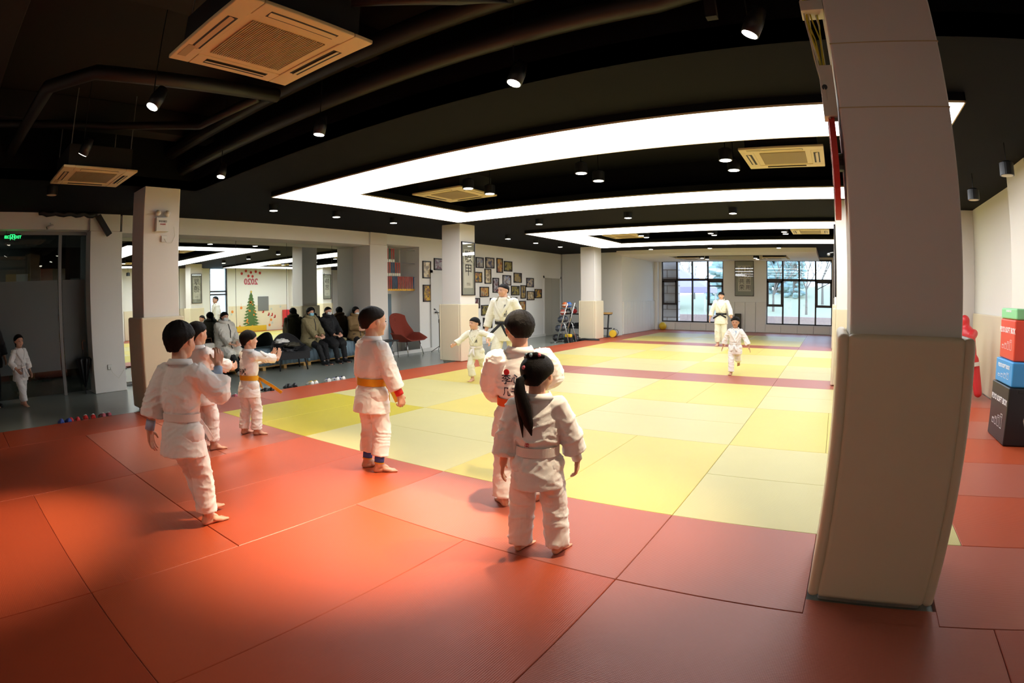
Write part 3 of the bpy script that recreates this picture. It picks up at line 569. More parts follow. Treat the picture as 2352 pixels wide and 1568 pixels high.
# ---------------------------------------------------------------- signs and small wall fittings
t = thing('exit_sign', 'green lit exit sign hanging above the left glass wall', 'exit sign', (-9.78, -2.44, 2.71))
MB().box(-.015, .015, -.16, .16, 0, .12).build('case', M['dark'], t, bevel=.004)
text('EXIT', .07, M['green'], t, (.017, .1, .06), (PI / 2, 0, PI / 2), bold=.001)
text('出口', .06, M['green'], t, (.017, -.1, .06), (PI / 2, 0, PI / 2), bold=.001)
g = MB()
for q in ((-.045, -.038, .012, .108), (.038, .045, .012, .108), (-.045, .045, .1, .108)): g.box(.015, .018, q[0], q[1], q[2], q[3])
g.ell((.017, 0, .085), (.003, .01, .01)).tube([(.017, 0, .075), (.017, -.008, .05), (.017, .015, .02)], .005, 6).tube([(.017, -.008, .05), (.017, -.03, .03)], .005, 6).tube([(.017, 0, .07), (.017, .025, .06)], .004, 6).tube([(.017, 0, .07), (.017, -.025, .055)], .004, 6)
g.build('running_figure', M['green'], t)
MB().cyl((0, -.12, .12), (0, -.12, .42), .006, n=6).build('hanger', M['dark'], t)
t = thing('emergency_light', 'white twin-lamp emergency light on the left column', 'emergency light', (-6.865, -.5, 2.62))
MB().box(0, .07, -.1, .1, -.1, .1).build('case', M['plastic'], t, bevel=.006)
for s_ in (-1, 1):
    h = MB().lathe((.05, s_ * .075, .16), [(.02, -.03), (.04, -.03), (.042, .02), (.02, .035)], 16, Matrix.Rotation(1.2, 3, 'Y')).build('lamp_head', M['plastic'], t, smooth=True)
    MB().ell((.075, s_ * .075, .17), (.02, .03, .03)).build('bulb', M['lampd'], h, smooth=True)
text('安全出口', .034, M['ink'], t, (.072, 0, .04), (PI / 2, 0, PI / 2)); text('应急照明', .022, M['redd'], t, (.072, 0, 0), (PI / 2, 0, PI / 2))
t = thing('wall_socket', 'white socket with a thin cable below the emergency light', 'socket', (-6.865, -.45, 2.42))
MB().box(0, .02, -.045, .045, -.045, .045).build('plate', M['plastic'], t, bevel=.004); MB().tube([(.02, .0, 0), (.04, .03, -.06), (.03, .12, -.05), (.03, .17, .05), (.02, .15, .18)], .004, 6).build('cable', M['cablew'], t)
t = thing('wall_socket', 'white socket with a plug low on the left pilaster', 'socket', (-9.525, -.62, .42))
MB().box(0, .02, -.045, .045, -.045, .045).build('plate', M['plastic'], t, bevel=.004); MB().tube([(.02, .0, 0), (.05, .03, -.1), (.04, .15, -.22), (.03, .3, -.05)], .004, 6).build('cable', M['cablew'], t)
t = thing('security_camera', 'small white camera on the wall above the left glass wall', 'camera', (-9.53, -1.75, 2.98))
MB().cyl((0, 0, 0), (.08, 0, -.03), .012).cyl((.08, .05, -.05), (.08, -.07, -.09), .03).build('body', M['plastic'], t, smooth=True); MB().cyl((.08, -.07, -.09), (.08, -.08, -.093), .024).build('lens', M['dark'], t)
t = thing('security_camera', 'small dome camera high on the farthest right column', 'camera', (1.04, 13.68, 2.72))
MB().cyl((0, 0, .12), (-.12, 0, .1), .015).ell((-.15, 0, .06), .05).build('body', M['steel'], t, smooth=True)
# ---------------------------------------------------------------- bundle of wires and the red round sign at the near column
t = thing('wire_bundle', 'yellow and white cables spilling down the side of the near column', 'cables', (1.03, -.7, 2.3))
random.seed(3)
for i in range(9):
    y0 = random.uniform(-.04, .02); x0 = random.uniform(-.1, .02); p = []
    for j in range(8): p.append((x0 * (1 - j / 8) + random.uniform(-.018, .012) - .01, y0 + random.uniform(-.015, .015), .95 - j * (.12 + .01 * (i % 3))))
    MB().tube(p, .0045, 6).build('cable', M['cable'] if i % 2 == 0 else M['cablew'], t, smooth=True)
MB().box(-.09, .03, -.08, .04, .62, .68).build('trunking', M['cablew'], t, bevel=.004); MB().box(-.05, .02, -.05, .05, .05, .32).build('junction_box', M['cablew'], t, bevel=.004); MB().cyl((-.03, -.055, .2), (-.03, -.05, .2), .014).build('plug_hole', M['dark'], t)
t = thing('round_sign', 'round red sign with white lettering on the side of the near column', 'sign', (1.0, -.48, 2.18))
MB().cyl((0, 0, 0), (.03, 0, 0), .3, n=48).build('disc', M['banner'], t); MB().cyl((.03, 0, 0), (.06, 0, 0), .05).build('bracket', M['steel'], t)
for i, s_ in enumerate(('柔道', '礼始', '精力善用', '自他共荣')): text(s_, .11 if i < 2 else .08, M['white'], t, (-.002, 0, .17 - i * .115), (PI / 2, 0, -PI / 2))
# ---------------------------------------------------------------- scrolls
def scroll(w_, h_, chars, cols, label, loc, rz, size, small=True):
    t = thing('calligraphy_scroll', label, 'framed calligraphy', loc, rz)   # lies in local XZ, facing -Y
    e = .022
    MB().box(-w_ / 2, w_ / 2, -.03, 0, -h_ / 2, -h_ / 2 + e).box(-w_ / 2, w_ / 2, -.03, 0, h_ / 2 - e, h_ / 2).box(-w_ / 2, -w_ / 2 + e, -.03, 0, -h_ / 2, h_ / 2).box(w_ / 2 - e, w_ / 2, -.03, 0, -h_ / 2, h_ / 2).build('frame', M['framed'], t)
    MB().box(-w_ / 2 + e, w_ / 2 - e, -.014, -.002, -h_ / 2 + e, h_ / 2 - e).build('silk_mount', M['silk'], t)
    pw = w_ * .68; MB().box(-pw / 2, pw / 2, -.017, -.012, -h_ * .36, h_ * .36).build('paper', M['paper'], t)
    MB().box(-w_ / 2 + e, w_ / 2 - e, -.026, -.024, -h_ / 2 + e, h_ / 2 - e).build('glass', M['clear'], t)
    n = len(chars[0])
    for c in range(cols):
        for i, ch in enumerate(chars[c]):
            x = 0 if cols == 1 else (.5 - c) * pw * .5 + .03
            text(ch, size, M['ink'], t, (x, -.019, h_ * .36 - (i + .6) * h_ * .72 / (n + (.9 if small and cols == 1 else .2))), (PI / 2, 0, 0), name='character', extrude=.001)
    if cols == 1:
        for i, s_ in enumerate(('壬寅', '春月', '书之')): text(s_[0] + '\n' + s_[1], .035, M['ink'], t, (.05 - i * .05, -.019, -h_ * .29), (PI / 2, 0, 0), name='signature', extrude=.001)
    else: text('\n'.join('庚子年冬月于青岛书'), .045, M['ink'], t, (-pw * .42, -.019, .03), (PI / 2, 0, 0), name='signature', extrude=.001)
    return t
scroll(.5, 1.24, ['敬甲'], 1, 'tall calligraphy scroll framed on the middle left column', (-6.868, 6.74, 2.13), PI / 2, .30)
scroll(.5, 1.24, ['厚德'], 1, 'tall calligraphy scroll on the hall side of the second right column', (1.058, 6.74, 2.13), -PI / 2, .30)
scroll(.5, 1.24, ['静思'], 1, 'tall calligraphy scroll on the hall side of the farthest right column', (1.058, 14.02, 2.13), -PI / 2, .30)
scroll(.84, 1.5, ['精力善用', '自他共荣'], 2, 'large two-column calligraphy scroll between the far windows', (-2.82, 20.49, 2.27), 0, .24)
# ---------------------------------------------------------------- framed photographs
PH = [(10.64, 11.05, 2.40, 2.74), (11.16, 11.65, 2.41, 2.76), (11.80, 12.16, 2.28, 2.77), (12.24, 12.74, 2.34, 2.69), (12.85, 13.36, 1.96, 2.31), (11.11, 11.47, 1.90, 2.39), (10.53, 10.96, 1.93, 2.27), (11.56, 11.92, 1.61, 2.10), (12.15, 12.66, 1.86, 2.21), (13.69, 14.20, 1.81, 2.15), (10.84, 11.33, 1.47, 1.80), (12.67, 13.20, 1.52, 1.85), (13.29, 13.64, 1.40, 1.88), (13.72, 14.23, 1.34, 1.67), (14.28, 14.79, 1.41, 1.75), (10.34, 10.83, 1.11, 1.44), (11.40, 11.92, 1.09, 1.43), (12.55, 13.05, 1.09, 1.45), (13.20, 13.62, .97, 1.32), (10.91, 11.40, .87, 1.21), (11.0, 11.5, .45, .8), (8.13, 8.48, 2.02, 2.51), (8.14, 8.49, 1.36, 1.84), (8.62, 9.1, 2.27, 2.61)]
PL = ['top left, behind the scroll column', 'top row, beige group picture', 'top row, tall one with a yellow floor', 'top right of the top row, gold and dark', 'yellow mat picture right of the top rows', 'tall pale one, second row', 'red and yellow one beside the scroll column', 'tall dark one left of the teacher head', 'orange and yellow one above the teacher head', 'pale group picture high at the right', 'orange figure picture beside the scroll', 'pale red one right of the teacher head', 'tall blue one at the right', 'dark figure picture low at the right', 'red and dark one at the far right end', 'narrow visible one beside the column pad', 'dark one behind the teacher shoulder', 'mostly hidden one right of the teacher neck', 'mostly hidden one above the teacher shoulder', 'row of white figures, lower left', 'low dark one between girl and teacher', 'upper tall one beside the red chair niche', 'lower tall one beside the red chair niche', 'partly hidden one above the white door']
PALS = [('3a3f55', '8a8fa8', 'b8b4ac', '6a5a58'), ('6a6a7a', 'c2ac92', 'a89a86', '5a5a70'), ('5a3a2a', 'a09070', 'c89848', '8a5040'), ('2a2a20', '7a7040', 'a09048', '303030'), ('4a4a50', '8a8070', 'b89a50', '404048'), ('d8c8a0', 'e8d8b0', '8a7a6a', 'c8b080'), ('c04030', '806040', 'e0b030', '404040'), ('2a2a30', '6a6068', 'b0a8a8', '602830')]
for i, (y0, y1, z0, z1) in enumerate(PH):
    t = thing('framed_photo', 'black framed photograph on the left wall, ' + PL[i], 'framed photo', (-9.549, (y0 + y1) / 2, (z0 + z1) / 2), PI / 2, 'framed photographs on the left wall')
    w_, h_ = y1 - y0, z1 - z0; e = .03
    MB().box(-w_ / 2, w_ / 2, -.03, 0, -h_ / 2, -h_ / 2 + e).box(-w_ / 2, w_ / 2, -.03, 0, h_ / 2 - e, h_ / 2).box(-w_ / 2, -w_ / 2 + e, -.03, 0, -h_ / 2, h_ / 2).box(w_ / 2 - e, w_ / 2, -.03, 0, -h_ / 2, h_ / 2).build('frame', M['framed'], t)
    MB().box(-w_ / 2 + e, w_ / 2 - e, -.012, -.002, -h_ / 2 + e, h_ / 2 - e).build('print', mat_photo('photo %d' % i, i, PALS[i % 8]), t)
# ---------------------------------------------------------------- medals on rods in the niche
random.seed(11)
for r, (z, n, cols, ml) in enumerate([(2.80, 5, 'rrgrr', 'medals'), (2.43, 8, 'rrrbbrrr', 'medals'), (2.05, 17, 'rrrrbbbrrrrrrrrrb', 'medal')]):
    o = MB().cyl((-9.72, 6.76, z), (-9.72, 8.0, z), .008, n=8).build('medal_rail', M['steel']); tag(o, '%s thin steel rail across the niche beside the red chair' % ('topmost', 'middle', 'lowest')[r], 'rail')
    for i in range(n):
        y = 6.85 + i * (.075 if r < 2 else .068); L = .32 if r == 2 else .28
        t = thing('hanging_medal', 'medal hanging on the %s rail in the niche, %s' % (('top', 'middle', 'lowest')[r], ('number %s from the left' % ORD[i]) if i < 14 else 'near the right end' + ('' if i == 14 else ', blue ribbon' if i == 16 else ', last red ribbon')), 'medal', (-9.71, y, z), 0, 'medals on the rails')
        rb = M['ribr'] if cols[i] == 'r' else M['ribb'] if cols[i] == 'b' else M['ribg']
        MB().add([(0, -.02, .012), (0, .02, .012), (.004, .012, -L), (.004, -.012, -L), (.006, -.02, .012), (.006, .02, .012), (.01, .012, -L), (.01, -.012, -L)], [(0, 1, 2, 3), (4, 7, 6, 5), (0, 4, 5, 1), (3, 2, 6, 7), (0, 3, 7, 4), (1, 5, 6, 2)]).build('ribbon', rb, t)
        if ml == 'medals': MB().box(.004, .01, -.026, .026, -L - .075, -L).build('disc', M['medals'], t)
        else: MB().cyl((.003, 0, -L - .03), (.01, 0, -L - .03), .032, n=18).build('disc', M['medal'], t)
o = MB().box(-10.299, -10.29, 6.78, 7.95, 1.72, 2.88).build('niche_mirror', M['mirror']); tag(o, 'dark mirror panel behind the hanging medals', 'mirror')
o = MB().box(-10.299, -10.27, 6.8, 7.6, MZ, 1.6).build('niche_cabinet_door', M['skirt']); tag(o, 'pale blue panel behind the red rattan chair', 'panel')
# ---------------------------------------------------------------- chairs
def shell_chair(name, label, loc, rz, m, W, D, seat, back, arm, rnd, legm, metal=False):
    t = thing(name, label, 'armchair', loc, rz)
    ns, ntt = 28, 26; V = []
    for j in range(ntt + 1):
        tt = j / ntt
        for i in range(ns + 1):
            s_ = -1 + 2 * i / ns; a = max(0, (abs(s_) - .62) / .38); a = a * a * (3 - 2 * a)
            if tt < .5:
                q = tt / .5; y = D / 2 - q * D * .86; z = seat - .03 * math.sin(q * PI) + a * (arm - seat) * min(1, .12 + q * 2.2) ** .8; x = s_ * W / 2 * (1 - .0 * q)
            else:
                q = (tt - .5) / .5; e = q ** .9; y = -D * .36 - .16 * e * D - .05 * math.sin(q * PI); top = back - rnd * (abs(s_) ** 2.2) * (back - arm)
                z0 = seat + a * (arm - seat); z = z0 + (top - z0) * e; x = s_ * W / 2 * (1 - (.22 if metal else .05) * e); y += a * .10 * (1 - e) + (abs(s_) ** 2) * .14 * (1 if rnd > .5 else .6)
            V.append((x, y, z))
    F = [(j * (ns + 1) + i, j * (ns + 1) + i + 1, (j + 1) * (ns + 1) + i + 1, (j + 1) * (ns + 1) + i) for j in range(ntt) for i in range(ns)]
    o = MB().add(V, F).build('woven_shell', m, t, smooth=True); so = o.modifiers.new('thick', 'SOLIDIFY'); so.thickness = .022; so.offset = 0
    edge = [V[j * (ns + 1)] for j in range(ntt + 1)] + [V[ntt * (ns + 1) + i] for i in range(1, ns + 1)] + [V[j * (ns + 1) + ns] for j in range(ntt - 1, -1, -1)]
    MB().tube(edge, .015, 8).build('rim', m, t, smooth=True)
    for sx_ in (-1, 1):
        for sy in (1, -1):
            MB().cyl((sx_ * W * .34, sy * D * .3 - .02, seat - .02), (sx_ * W * .42, sy * D * .42 - .02, 0), .013 if metal else .018, n=8).build('leg', legm, t, smooth=True)
    if not metal:
        MB().box(-W / 2 + .02, W / 2 - .02, D / 2 - .03, D / 2, seat - .15, seat + .01).build('seat_apron', m, t, bevel=.006)
    return t
shell_chair('rattan_armchair', 'red woven high-back armchair with metal legs near the medals', (-9.3, 7.2, MZ), -1.42, M['rattan_r'], .86, .74, .40, 1.1, .60, .15, M['chrome'], True)
shell_chair('rattan_armchair', 'dark woven round-back armchair holding a pile of clothes, turned to the mats', (-9.47, 3.55, MZ), -1.85, M['rattan_d'], .78, .66, .4, .78, .52, .95, M['dark'])
def blob(name, m, label, cat, loc, r, seed=0, amp=.25, rz=0, group=None, fr=3.0):
    mb = MB().ell((0, 0, 0), r, 28, 18); v = []
    for p in mb.v:
        q = Vector(p); n = noise.noise(Vector((q.x / r[0], q.y / r[1], q.z / r[2])) * fr * .5 + Vector((seed, seed * 2, 0))); q = q * (1 + amp * n); v.append((q.x, q.y, max(q.z, -r[2] * .55)))
    mb.v = v; o = mb.build(name, m, smooth=True); o.location = (loc[0], loc[1], loc[2] + r[2] * .55); o.rotation_euler = (0, 0, rz); tag(o, label, cat, group); return o
blob('folded_coat', M['umb'], 'black coat heaped in the dark woven armchair', 'coat', (-9.45, 3.48, .34), (.17, .22, .08), 3, .5, fr=5)
blob('folded_jacket', M['pole'], 'olive jacket on top of the black coat in the woven armchair', 'jacket', (-9.36, 3.52, .47), (.11, .2, .06), 5, .5, fr=5)
blob('folded_shirt', M['plastic'], 'white and lilac shirt thrown over the dark woven armchair', 'shirt', (-9.56, 3.4, .55), (.1, .17, .06), 6, .5, fr=4)
t = thing('side_table', 'small black side table between the tall boy and the red armchair', 'side table', (-9.25, 6.36, MZ))
MB().box(-.2, .2, -.28, .28, .42, .45).build('table_top', M['dark'], t, bevel=.004)
for sx_ in (-1, 1):
    for sy in (-1, 1): MB().cyl((sx_ * .17, sy * .24, .42), (sx_ * .19, sy * .26, 0), .009, n=6).build('leg', M['dark'], t)
# ---------------------------------------------------------------- benches with blue skirts on pallets
def bench(y0, y1, label, sd):
    t = thing('skirted_bench', label, 'bench', (-9.95, (y0 + y1) / 2, MZ), group='benches along the mirror'); L = (y1 - y0) / 2; D = .19
    p = MB()
    for x in (-D + .03, D - .01): p.box(x - .03, x + .03, -L, L, .07, .11)
    for i in range(int(L * 2 / .5) + 1): y = -L + .04 + i * (2 * L - .08) / int(L * 2 / .5); p.box(-D, D + .02, y - .04, y + .04, 0, .07)
    p.build('pallet', M['wood'], t)
    MB().box(-D + .01, D - .01, -L + .01, L - .01, .11, .44).build('seat_base', M['skirt'], t)
    pts = []; n = int(L * 2 / .018); m = MB(); rs = []
    for i in range(n + 1):
        y = -L + 2 * L * i / n; f = .5 + .5 * math.sin(y * 62 + 1.7 * math.sin(y * 5 + sd)); g_ = noise.noise(Vector((y * 6, sd, 0)))
        rs.append([Vector((D + .0, y, .455)), Vector((D + .006 + .004 * f, y, .40)), Vector((D + .012 + .026 * f, y, .26 + .01 * g_)), Vector((D + .018 + .034 * f, y, .10 + .02 * g_)), Vector((D + .008 + .03 * f, y, .10 + .02 * g_)), Vector((D - .006, y, .40))])
    m.rings(rs).build('pleated_skirt', M['skirt'], t, smooth=True)
    MB().box(-D, D + .008, -L, L, .43, .46).build('seat_cover', M['skirt'], t, bevel=.012)
bench(.2, 2.35, 'blue skirted bench on a pallet, under the woman in white', 0.3); bench(2.4, 4.2, 'blue skirted bench on a pallet behind the dark woven chairs', 1.3); bench(4.25, 6.05, 'blue skirted bench on a pallet under the seated woman in tan', 2.3)
blob('folded_paper_pile', M['plastic'], 'white folded cloth lying on the bench beside the olive coat', 'cloth', (-9.85, 3.98, .42), (.12, .18, .04), 8, .35, fr=5)
blob('green_bag', M['coato'], 'yellow green padded bag on the bench between the two right adults', 'bag', (-9.85, 5.35, .42), (.12, .2, .08), 9, .3)
t = thing('shoulder_bag', 'pale beige handbag on the bench next to the woman in white', 'bag', (-9.9, 1.72, .42)); MB().box(-.08, .08, -.13, .13, 0, .24).build('bag_body', M['coatw'], t, bevel=.04, seg=4); MB().tube([(0, -.09, .23), (0, -.07, .34), (0, .07, .34), (0, .09, .23)], .008, 8).build('handle', M['brownw'], t, smooth=True)
t = thing('backpack', 'dark backpack with red lettering leaning on the mirror bench', 'backpack', (-9.95, 1.42, .42)); MB().box(-.1, .12, -.17, .17, 0, .5).build('bag_body', M['dark'], t, bevel=.06, seg=4); MB().box(.11, .15, -.13, .13, .05, .25).build('front_pocket', M['dark'], t, bevel=.02); text('DNING', .1, M['inkr'], t, (.124, 0, .36), (PI / 2, 0, PI / 2), bold=.002)
# ---------------------------------------------------------------- umbrella, microphone stand
t = thing('umbrella', 'closed black umbrella standing against the left pilaster', 'umbrella', (-9.72, -1.1, MZ), 0)
rs = []
for z, r in ((.12, .012), (.3, .06), (.5, .1), (.62, .13), (.66, .1)):
    rs.append([Vector(((r * (1 + .35 * math.sin(8 * a))) * math.cos(a), (r * (1 + .35 * math.sin(8 * a))) * math.sin(a), z)) for a in [2 * PI * k / 48 for k in range(48)]])
MB().rings(rs).build('canopy', M['umb'], t, smooth=True); MB().cyl((0, 0, 0), (0, 0, .88), .007).build('shaft', M['dark'], t); MB().tube([(0, 0, .8), (0, 0, .93), (0, .03, .97), (0, .06, .94)], .012, 8).build('handle', M['brownw'], t, smooth=True)
t = thing('microphone_stand', 'black boom microphone stand in front of the white door', 'microphone stand', (-9.2, 8.42, MZ), .3)
MB().cyl((0, 0, .12), (0, 0, .88), .01).build('pole', M['dark'], t)
for i in range(3): a = 2 * PI * i / 3; MB().cyl((0, 0, .14), (.28 * math.cos(a), .28 * math.sin(a), .012), .009).build('leg', M['dark'], t)
MB().cyl((0, 0, .8), (0, 0, .9), .018).build('clamp', M['dark'], t); MB().tube([(0, 0, .88), (.0, -.05, 1.02), (0, -.14, 1.14), (0, -.26, 1.18)], .007, 8).build('gooseneck', M['dark'], t, smooth=True); MB().cap((0, -.25, 1.18), (0, -.31, 1.19), .016, .022).build('microphone', M['dark'], t, smooth=True)
# ---------------------------------------------------------------- shoes
def shoe(L, up, sole, accent, kind='sneaker'):
    t = thing('shoe', '', 'shoe'); s_ = L / .22
    out = [(-.5, .30), (-.46, .36), (-.3, .38), (-.1, .34), (.1, .38), (.3, .42), (.42, .36), (.49, .2), (.5, 0)]
    rs = []
    for z, k in ((0, .95), (.01, 1.0), (.025, 1.0), (.028, .93)):
        ring = [Vector((w_ * .1 * s_ * k, y * L * (k if abs(y) > .3 else 1), z * s_)) for y, w_ in out] + [Vector((-w_ * .1 * s_ * k, y * L * (k if abs(y) > .3 else 1), z * s_)) for y, w_ in reversed(out[:-1])]
        rs.append(ring)
    MB().rings(rs).build('sole', sole, t, smooth=False)
    m = MB(); rr = []
    prof = [(-.48, .03, .05), (-.44, .035, .085), (-.3, .036, .082), (-.15, .034, .07), (0, .034, .066), (.15, .036, .058), (.3, .037, .045), (.42, .03, .036), (.48, .015, .03)]
    for y, w_, h in prof:
        rr.append([Vector((w_ * s_ * math.cos(a), y * L, (.022 + (h - .022) * max(0, math.sin(a)) ** .7) * s_ if math.sin(a) > 0 else .022 * s_)) for a in [2 * PI * k / 18 for k in range(18)]])
    m.rings(rr).build('upper', up, t, smooth=True)
    MB().ell((0, -.26 * L, .075 * s_), (.024 * s_, .16 * L, .014 * s_)).build('collar', M['dark'] if kind != 'light' else accent, t, smooth=True)
    la = MB()
    for i in range(4): y = (-.06 + i * .07) * L; la.cyl((-.02 * s_, y, (.071 - .003 * i) * s_), (.02 * s_, y + .01, (.071 - .003 * i) * s_), .0035 * s_, n=6)
    la.build('laces', accent, t)
    MB().box(-.037 * s_, .037 * s_, -.2 * L, -.1 * L, .03 * s_, .05 * s_).build('stripe', accent, t, bevel=.003)
    return t
W_ = M['plastic']
SH = [(-2.10, M['blue'], M['blue'], M['navy'], .2, 'light', 'blue slipper'), (-1.95, M['redp'], W_, M['redp'], .19, 'light', 'red and white shoe'), (-1.72, M['redb'], W_, W_, .22, 'light', 'maroon shoe with white sole'), (-1.46, M['pink'], W_, W_, .19, 'light', 'pale pink shoe'),
      (.42, M['dark'], M['rubber'], M['dark'], .2, 'sneaker', 'black shoe behind the clapping boy'), (.72, M['pink'], W_, W_, .18, 'light', 'small pink shoe beside the clapping boy'), (1.42, M['dark'], W_, M['steel'], .22, 'sneaker', 'black sandal under the belt end'), (1.92, M['box_k'], M['rubber'], M['steel'], .25, 'sneaker', 'big shiny black shoe'), (2.42, W_, W_, M['yellowp'], .21, 'light', 'grey sneaker with yellow lining'), (3.0, W_, W_, M['navy'], .23, 'sneaker', 'white and navy sneaker'), (4.5, M['dark'], W_, W_, .2, 'sneaker', 'black and white sneaker behind the tall boy')]
for i, (y, a, b, c_, L, k, l) in enumerate(SH):
    o = shoe(L, a, b, c_, k); rz = PI / 2 + random.uniform(-.2, .35)
    o.location = (-7.18, y, MZ); o.rotation_euler = (0, 0, rz); o['label'] = l + ' on the floor edge, left of its pair'; o['group'] = 'shoes left beside the mats'
    o2 = dup(o, (-7.16 + random.uniform(-.02, .03), y + L * .52, MZ), rz + random.uniform(-.25, .1), l + ' on the floor edge, right of its pair')
o = shoe(.22, W_, W_, M['navy']); o.location = (-7.2, 2.84, MZ); o.rotation_euler = (0, 0, 1.3); o['label'] = 'third white and navy sneaker lying left of the white pair'; o['group'] = 'shoes left beside the mats'
# ---------------------------------------------------------------- ball rack
t = thing('ball_rack', 'slanted metal rack holding five rows of exercise balls', 'ball rack', (-7.55, 12.28, MZ), 0)
def px_(z): return .40 * z / 1.3
for y in (0, .54):
    MB().cyl((0, y, 0), (px_(1.3), y, 1.3), .02, n=10).build('upright', M['chrome'], t, smooth=True)
    MB().tube([(px_(.6), y, .62), (px_(.6) + .06, y, .67), (px_(.6) + .12, y, .6), (.46, y, 0)], .018, 8).build('brace', M['chrome'], t, smooth=True)
    MB().cyl((-.22, y, .02), (0, y, .02), .02).build('foot', M['chrome'], t, smooth=True)
lv = [(.13, 0), (.44, 0), (.73, 0), (.98, 0), (1.21, 0)]
for z, o_ in lv:
    MB().cyl((px_(z) - .05, -.03, z - .07), (px_(z) - .05, .57, z - .07), .01).build('shelf_bar', M['steel'], t); MB().cyl((px_(z) - .2, -.03, z - .085), (px_(z) - .2, .57, z - .085), .01).build('shelf_bar', M['steel'], t)
    for y in (-.02, .56): MB().cyl((px_(z), y, z - .07), (px_(z) - .21, y, z - .085), .008).build('shelf_arm', M['steel'], t)
BC = [('rubber', 'rubber'), ('ballbk', 'ballbk'), ('ballbk', 'ballbk'), ('ballr', 'dark'), ('ballo', 'ballbl')]; BN = ['bottom', 'fourth', 'middle', 'second', 'top']
for i, (z, o_) in enumerate(lv):
    for j in range(2):
        r = .115 if i < 3 else .1
        b = thing('exercise_ball', '%s exercise ball on the %s row of the ball rack, %s' % ('slate' if i < 3 else ('orange' if i == 4 else 'brick red') if j == 0 else ('blue' if i == 4 else 'black'), BN[i], 'left one' if j == 0 else 'right one'), 'ball', (-7.55 + px_(z) - .125, 12.28 + .13 + j * .28, z - .08 + r + MZ), 0, 'balls on the rack')
        MB().ell((0, 0, 0), r, 24, 16).build('ball_body', M[BC[i][j]], b, smooth=True)
        bd = MB(); bd.rings([[Vector((math.cos(a) * (r + .001) * math.cos(e), math.sin(a) * (r + .001) * math.cos(e), (r + .001) * math.sin(e))) for a in [2 * PI * k / 30 for k in range(30)]] for e in ((-.16, -.05, .05, .16) if i > 2 else (-.04, .04))], False, False)
        bd.build('stripe', M['plastic' if i > 2 and j == 0 else 'steel'], b, smooth=True)
# kettlebells and dumbbell rack behind the second left column
t = thing('dumbbell_rack', 'black dumbbell rack half hidden by the far left column', 'dumbbell rack', (-7.65, 14.95, MZ), .15)
for x in (-.7, .75):
    MB().cyl((x, -.15, 0), (x, .05, .92), .03, n=8).build('upright', M['dark'], t); MB().box(x - .05, x + .05, -.3, .3, 0, .05).build('foot', M['dark'], t)
for z in (.35, .86): MB().box(-.85, .85, -.14, .14, z - .02, z + .02).build('shelf', M['dark'], t, bevel=.005)
MB().box(.55, .87, -.16, .16, .87, .93).build('wooden_block', M['wood'], t, bevel=.004)
for i, (x, y, z, m, l) in enumerate([(-8.35, 14.7, .84, 'dark', 'black kettlebell on top of the dumbbell rack'), (-8.12, 14.75, .84, 'redp', 'red kettlebell on top of the dumbbell rack')]):
    b = thing('kettlebell', l, 'kettlebell', (x, y, z)); MB().ell((0, 0, .09), (.09, .09, .085)).build('bell', M[m], b, smooth=True); MB().tube([(-.05, 0, .15), (-.055, 0, .22), (0, 0, .25), (.055, 0, .22), (.05, 0, .15)], .016, 8).build('handle', M['dark'], b, smooth=True)
for i, (x, l) in enumerate(((-8.3, 'left'), (-8.0, 'second'), (-7.75, 'third'))):
    b = thing('dumbbell', 'black round dumbbell on the lower shelf of the rack, %s one' % l, 'dumbbell', (x, 14.75, .43), 0); MB().cyl((0, -.16, 0), (0, -.05, 0), .085, n=18).build('weight', M['dark'], b, bevel=.006); MB().cyl((0, .05, 0), (0, .16, 0), .085, n=18).build('weight', M['dark'], b, bevel=.006); MB().cyl((0, -.06, 0), (0, .06, 0), .016).build('grip', M['chrome'], b)
blob('green_cloth', M['ribg'], 'dark green cloth on the floor behind the ball rack', 'cloth', (-7.65, 13.3, MZ), (.2, .25, .1), 4, .5)
blob('black_cloth', M['umb'], 'flat black cloth on the floor at the foot of the far left column', 'cloth', (-7.0, 13.45, MZ + .02), (.45, .22, .05), 14, .5)
t = thing('ab_wheel', 'black exercise wheel with grey hub under the ball rack', 'exercise wheel', (-7.2, 13.02, .1)); MB().cyl((-.04, 0, 0), (.04, 0, 0), .13, n=28).build('tyre', M['rubber'], t, bevel=.01); MB().cyl((-.05, 0, 0), (.05, 0, 0), .06).build('hub', M['steel'], t); MB().cyl((-.15, 0, 0), (.15, 0, 0), .014).build('grip', M['dark'], t)
t = thing('yellow_box', 'small yellow and black box under the ball rack', 'box', (-7.28, 12.62, MZ)); MB().box(-.12, .12, -.1, .1, 0, .18).build('case', M['dark'], t, bevel=.01); MB().box(-.1, .1, -.08, .08, .18, .28).build('lid', M['yellowp'], t, bevel=.02)
t = thing('training_bag', 'yellow and white cylindrical training bag with black straps lying on the mat edge', 'training bag', (-6.75, 15.2, .135), .25)
MB().cyl((0, -.3, 0), (0, .3, 0), .13, n=28).build('bag_body', M['plastic'], t, bevel=.02)
MB().cyl((0, -.34, 0), (0, -.14, 0), .132, n=28).build('yellow_end', M['yellowp'], t, bevel=.02); MB().cyl((0, .18, 0), (0, .33, 0), .133, n=28).build('black_end', M['dark'], t, bevel=.02)
for y in (-.1, .16): MB().cyl((0, y, 0), (0, y + .04, 0), .136, n=28).build('strap', M['dark'], t)
MB().tube([(0, -.1, .13), (0, -.05, .17), (0, .1, .17), (0, .16, .13)], .012, 8).build('handle', M['dark'], t, smooth=True)
o = MB().ell((0, 0, 0), .17, 24, 16).build('medicine_ball', M['yellowp'], smooth=True); o.location = (-6.42, 20.1, .17); tag(o, 'yellow ball in the far left corner', 'ball')
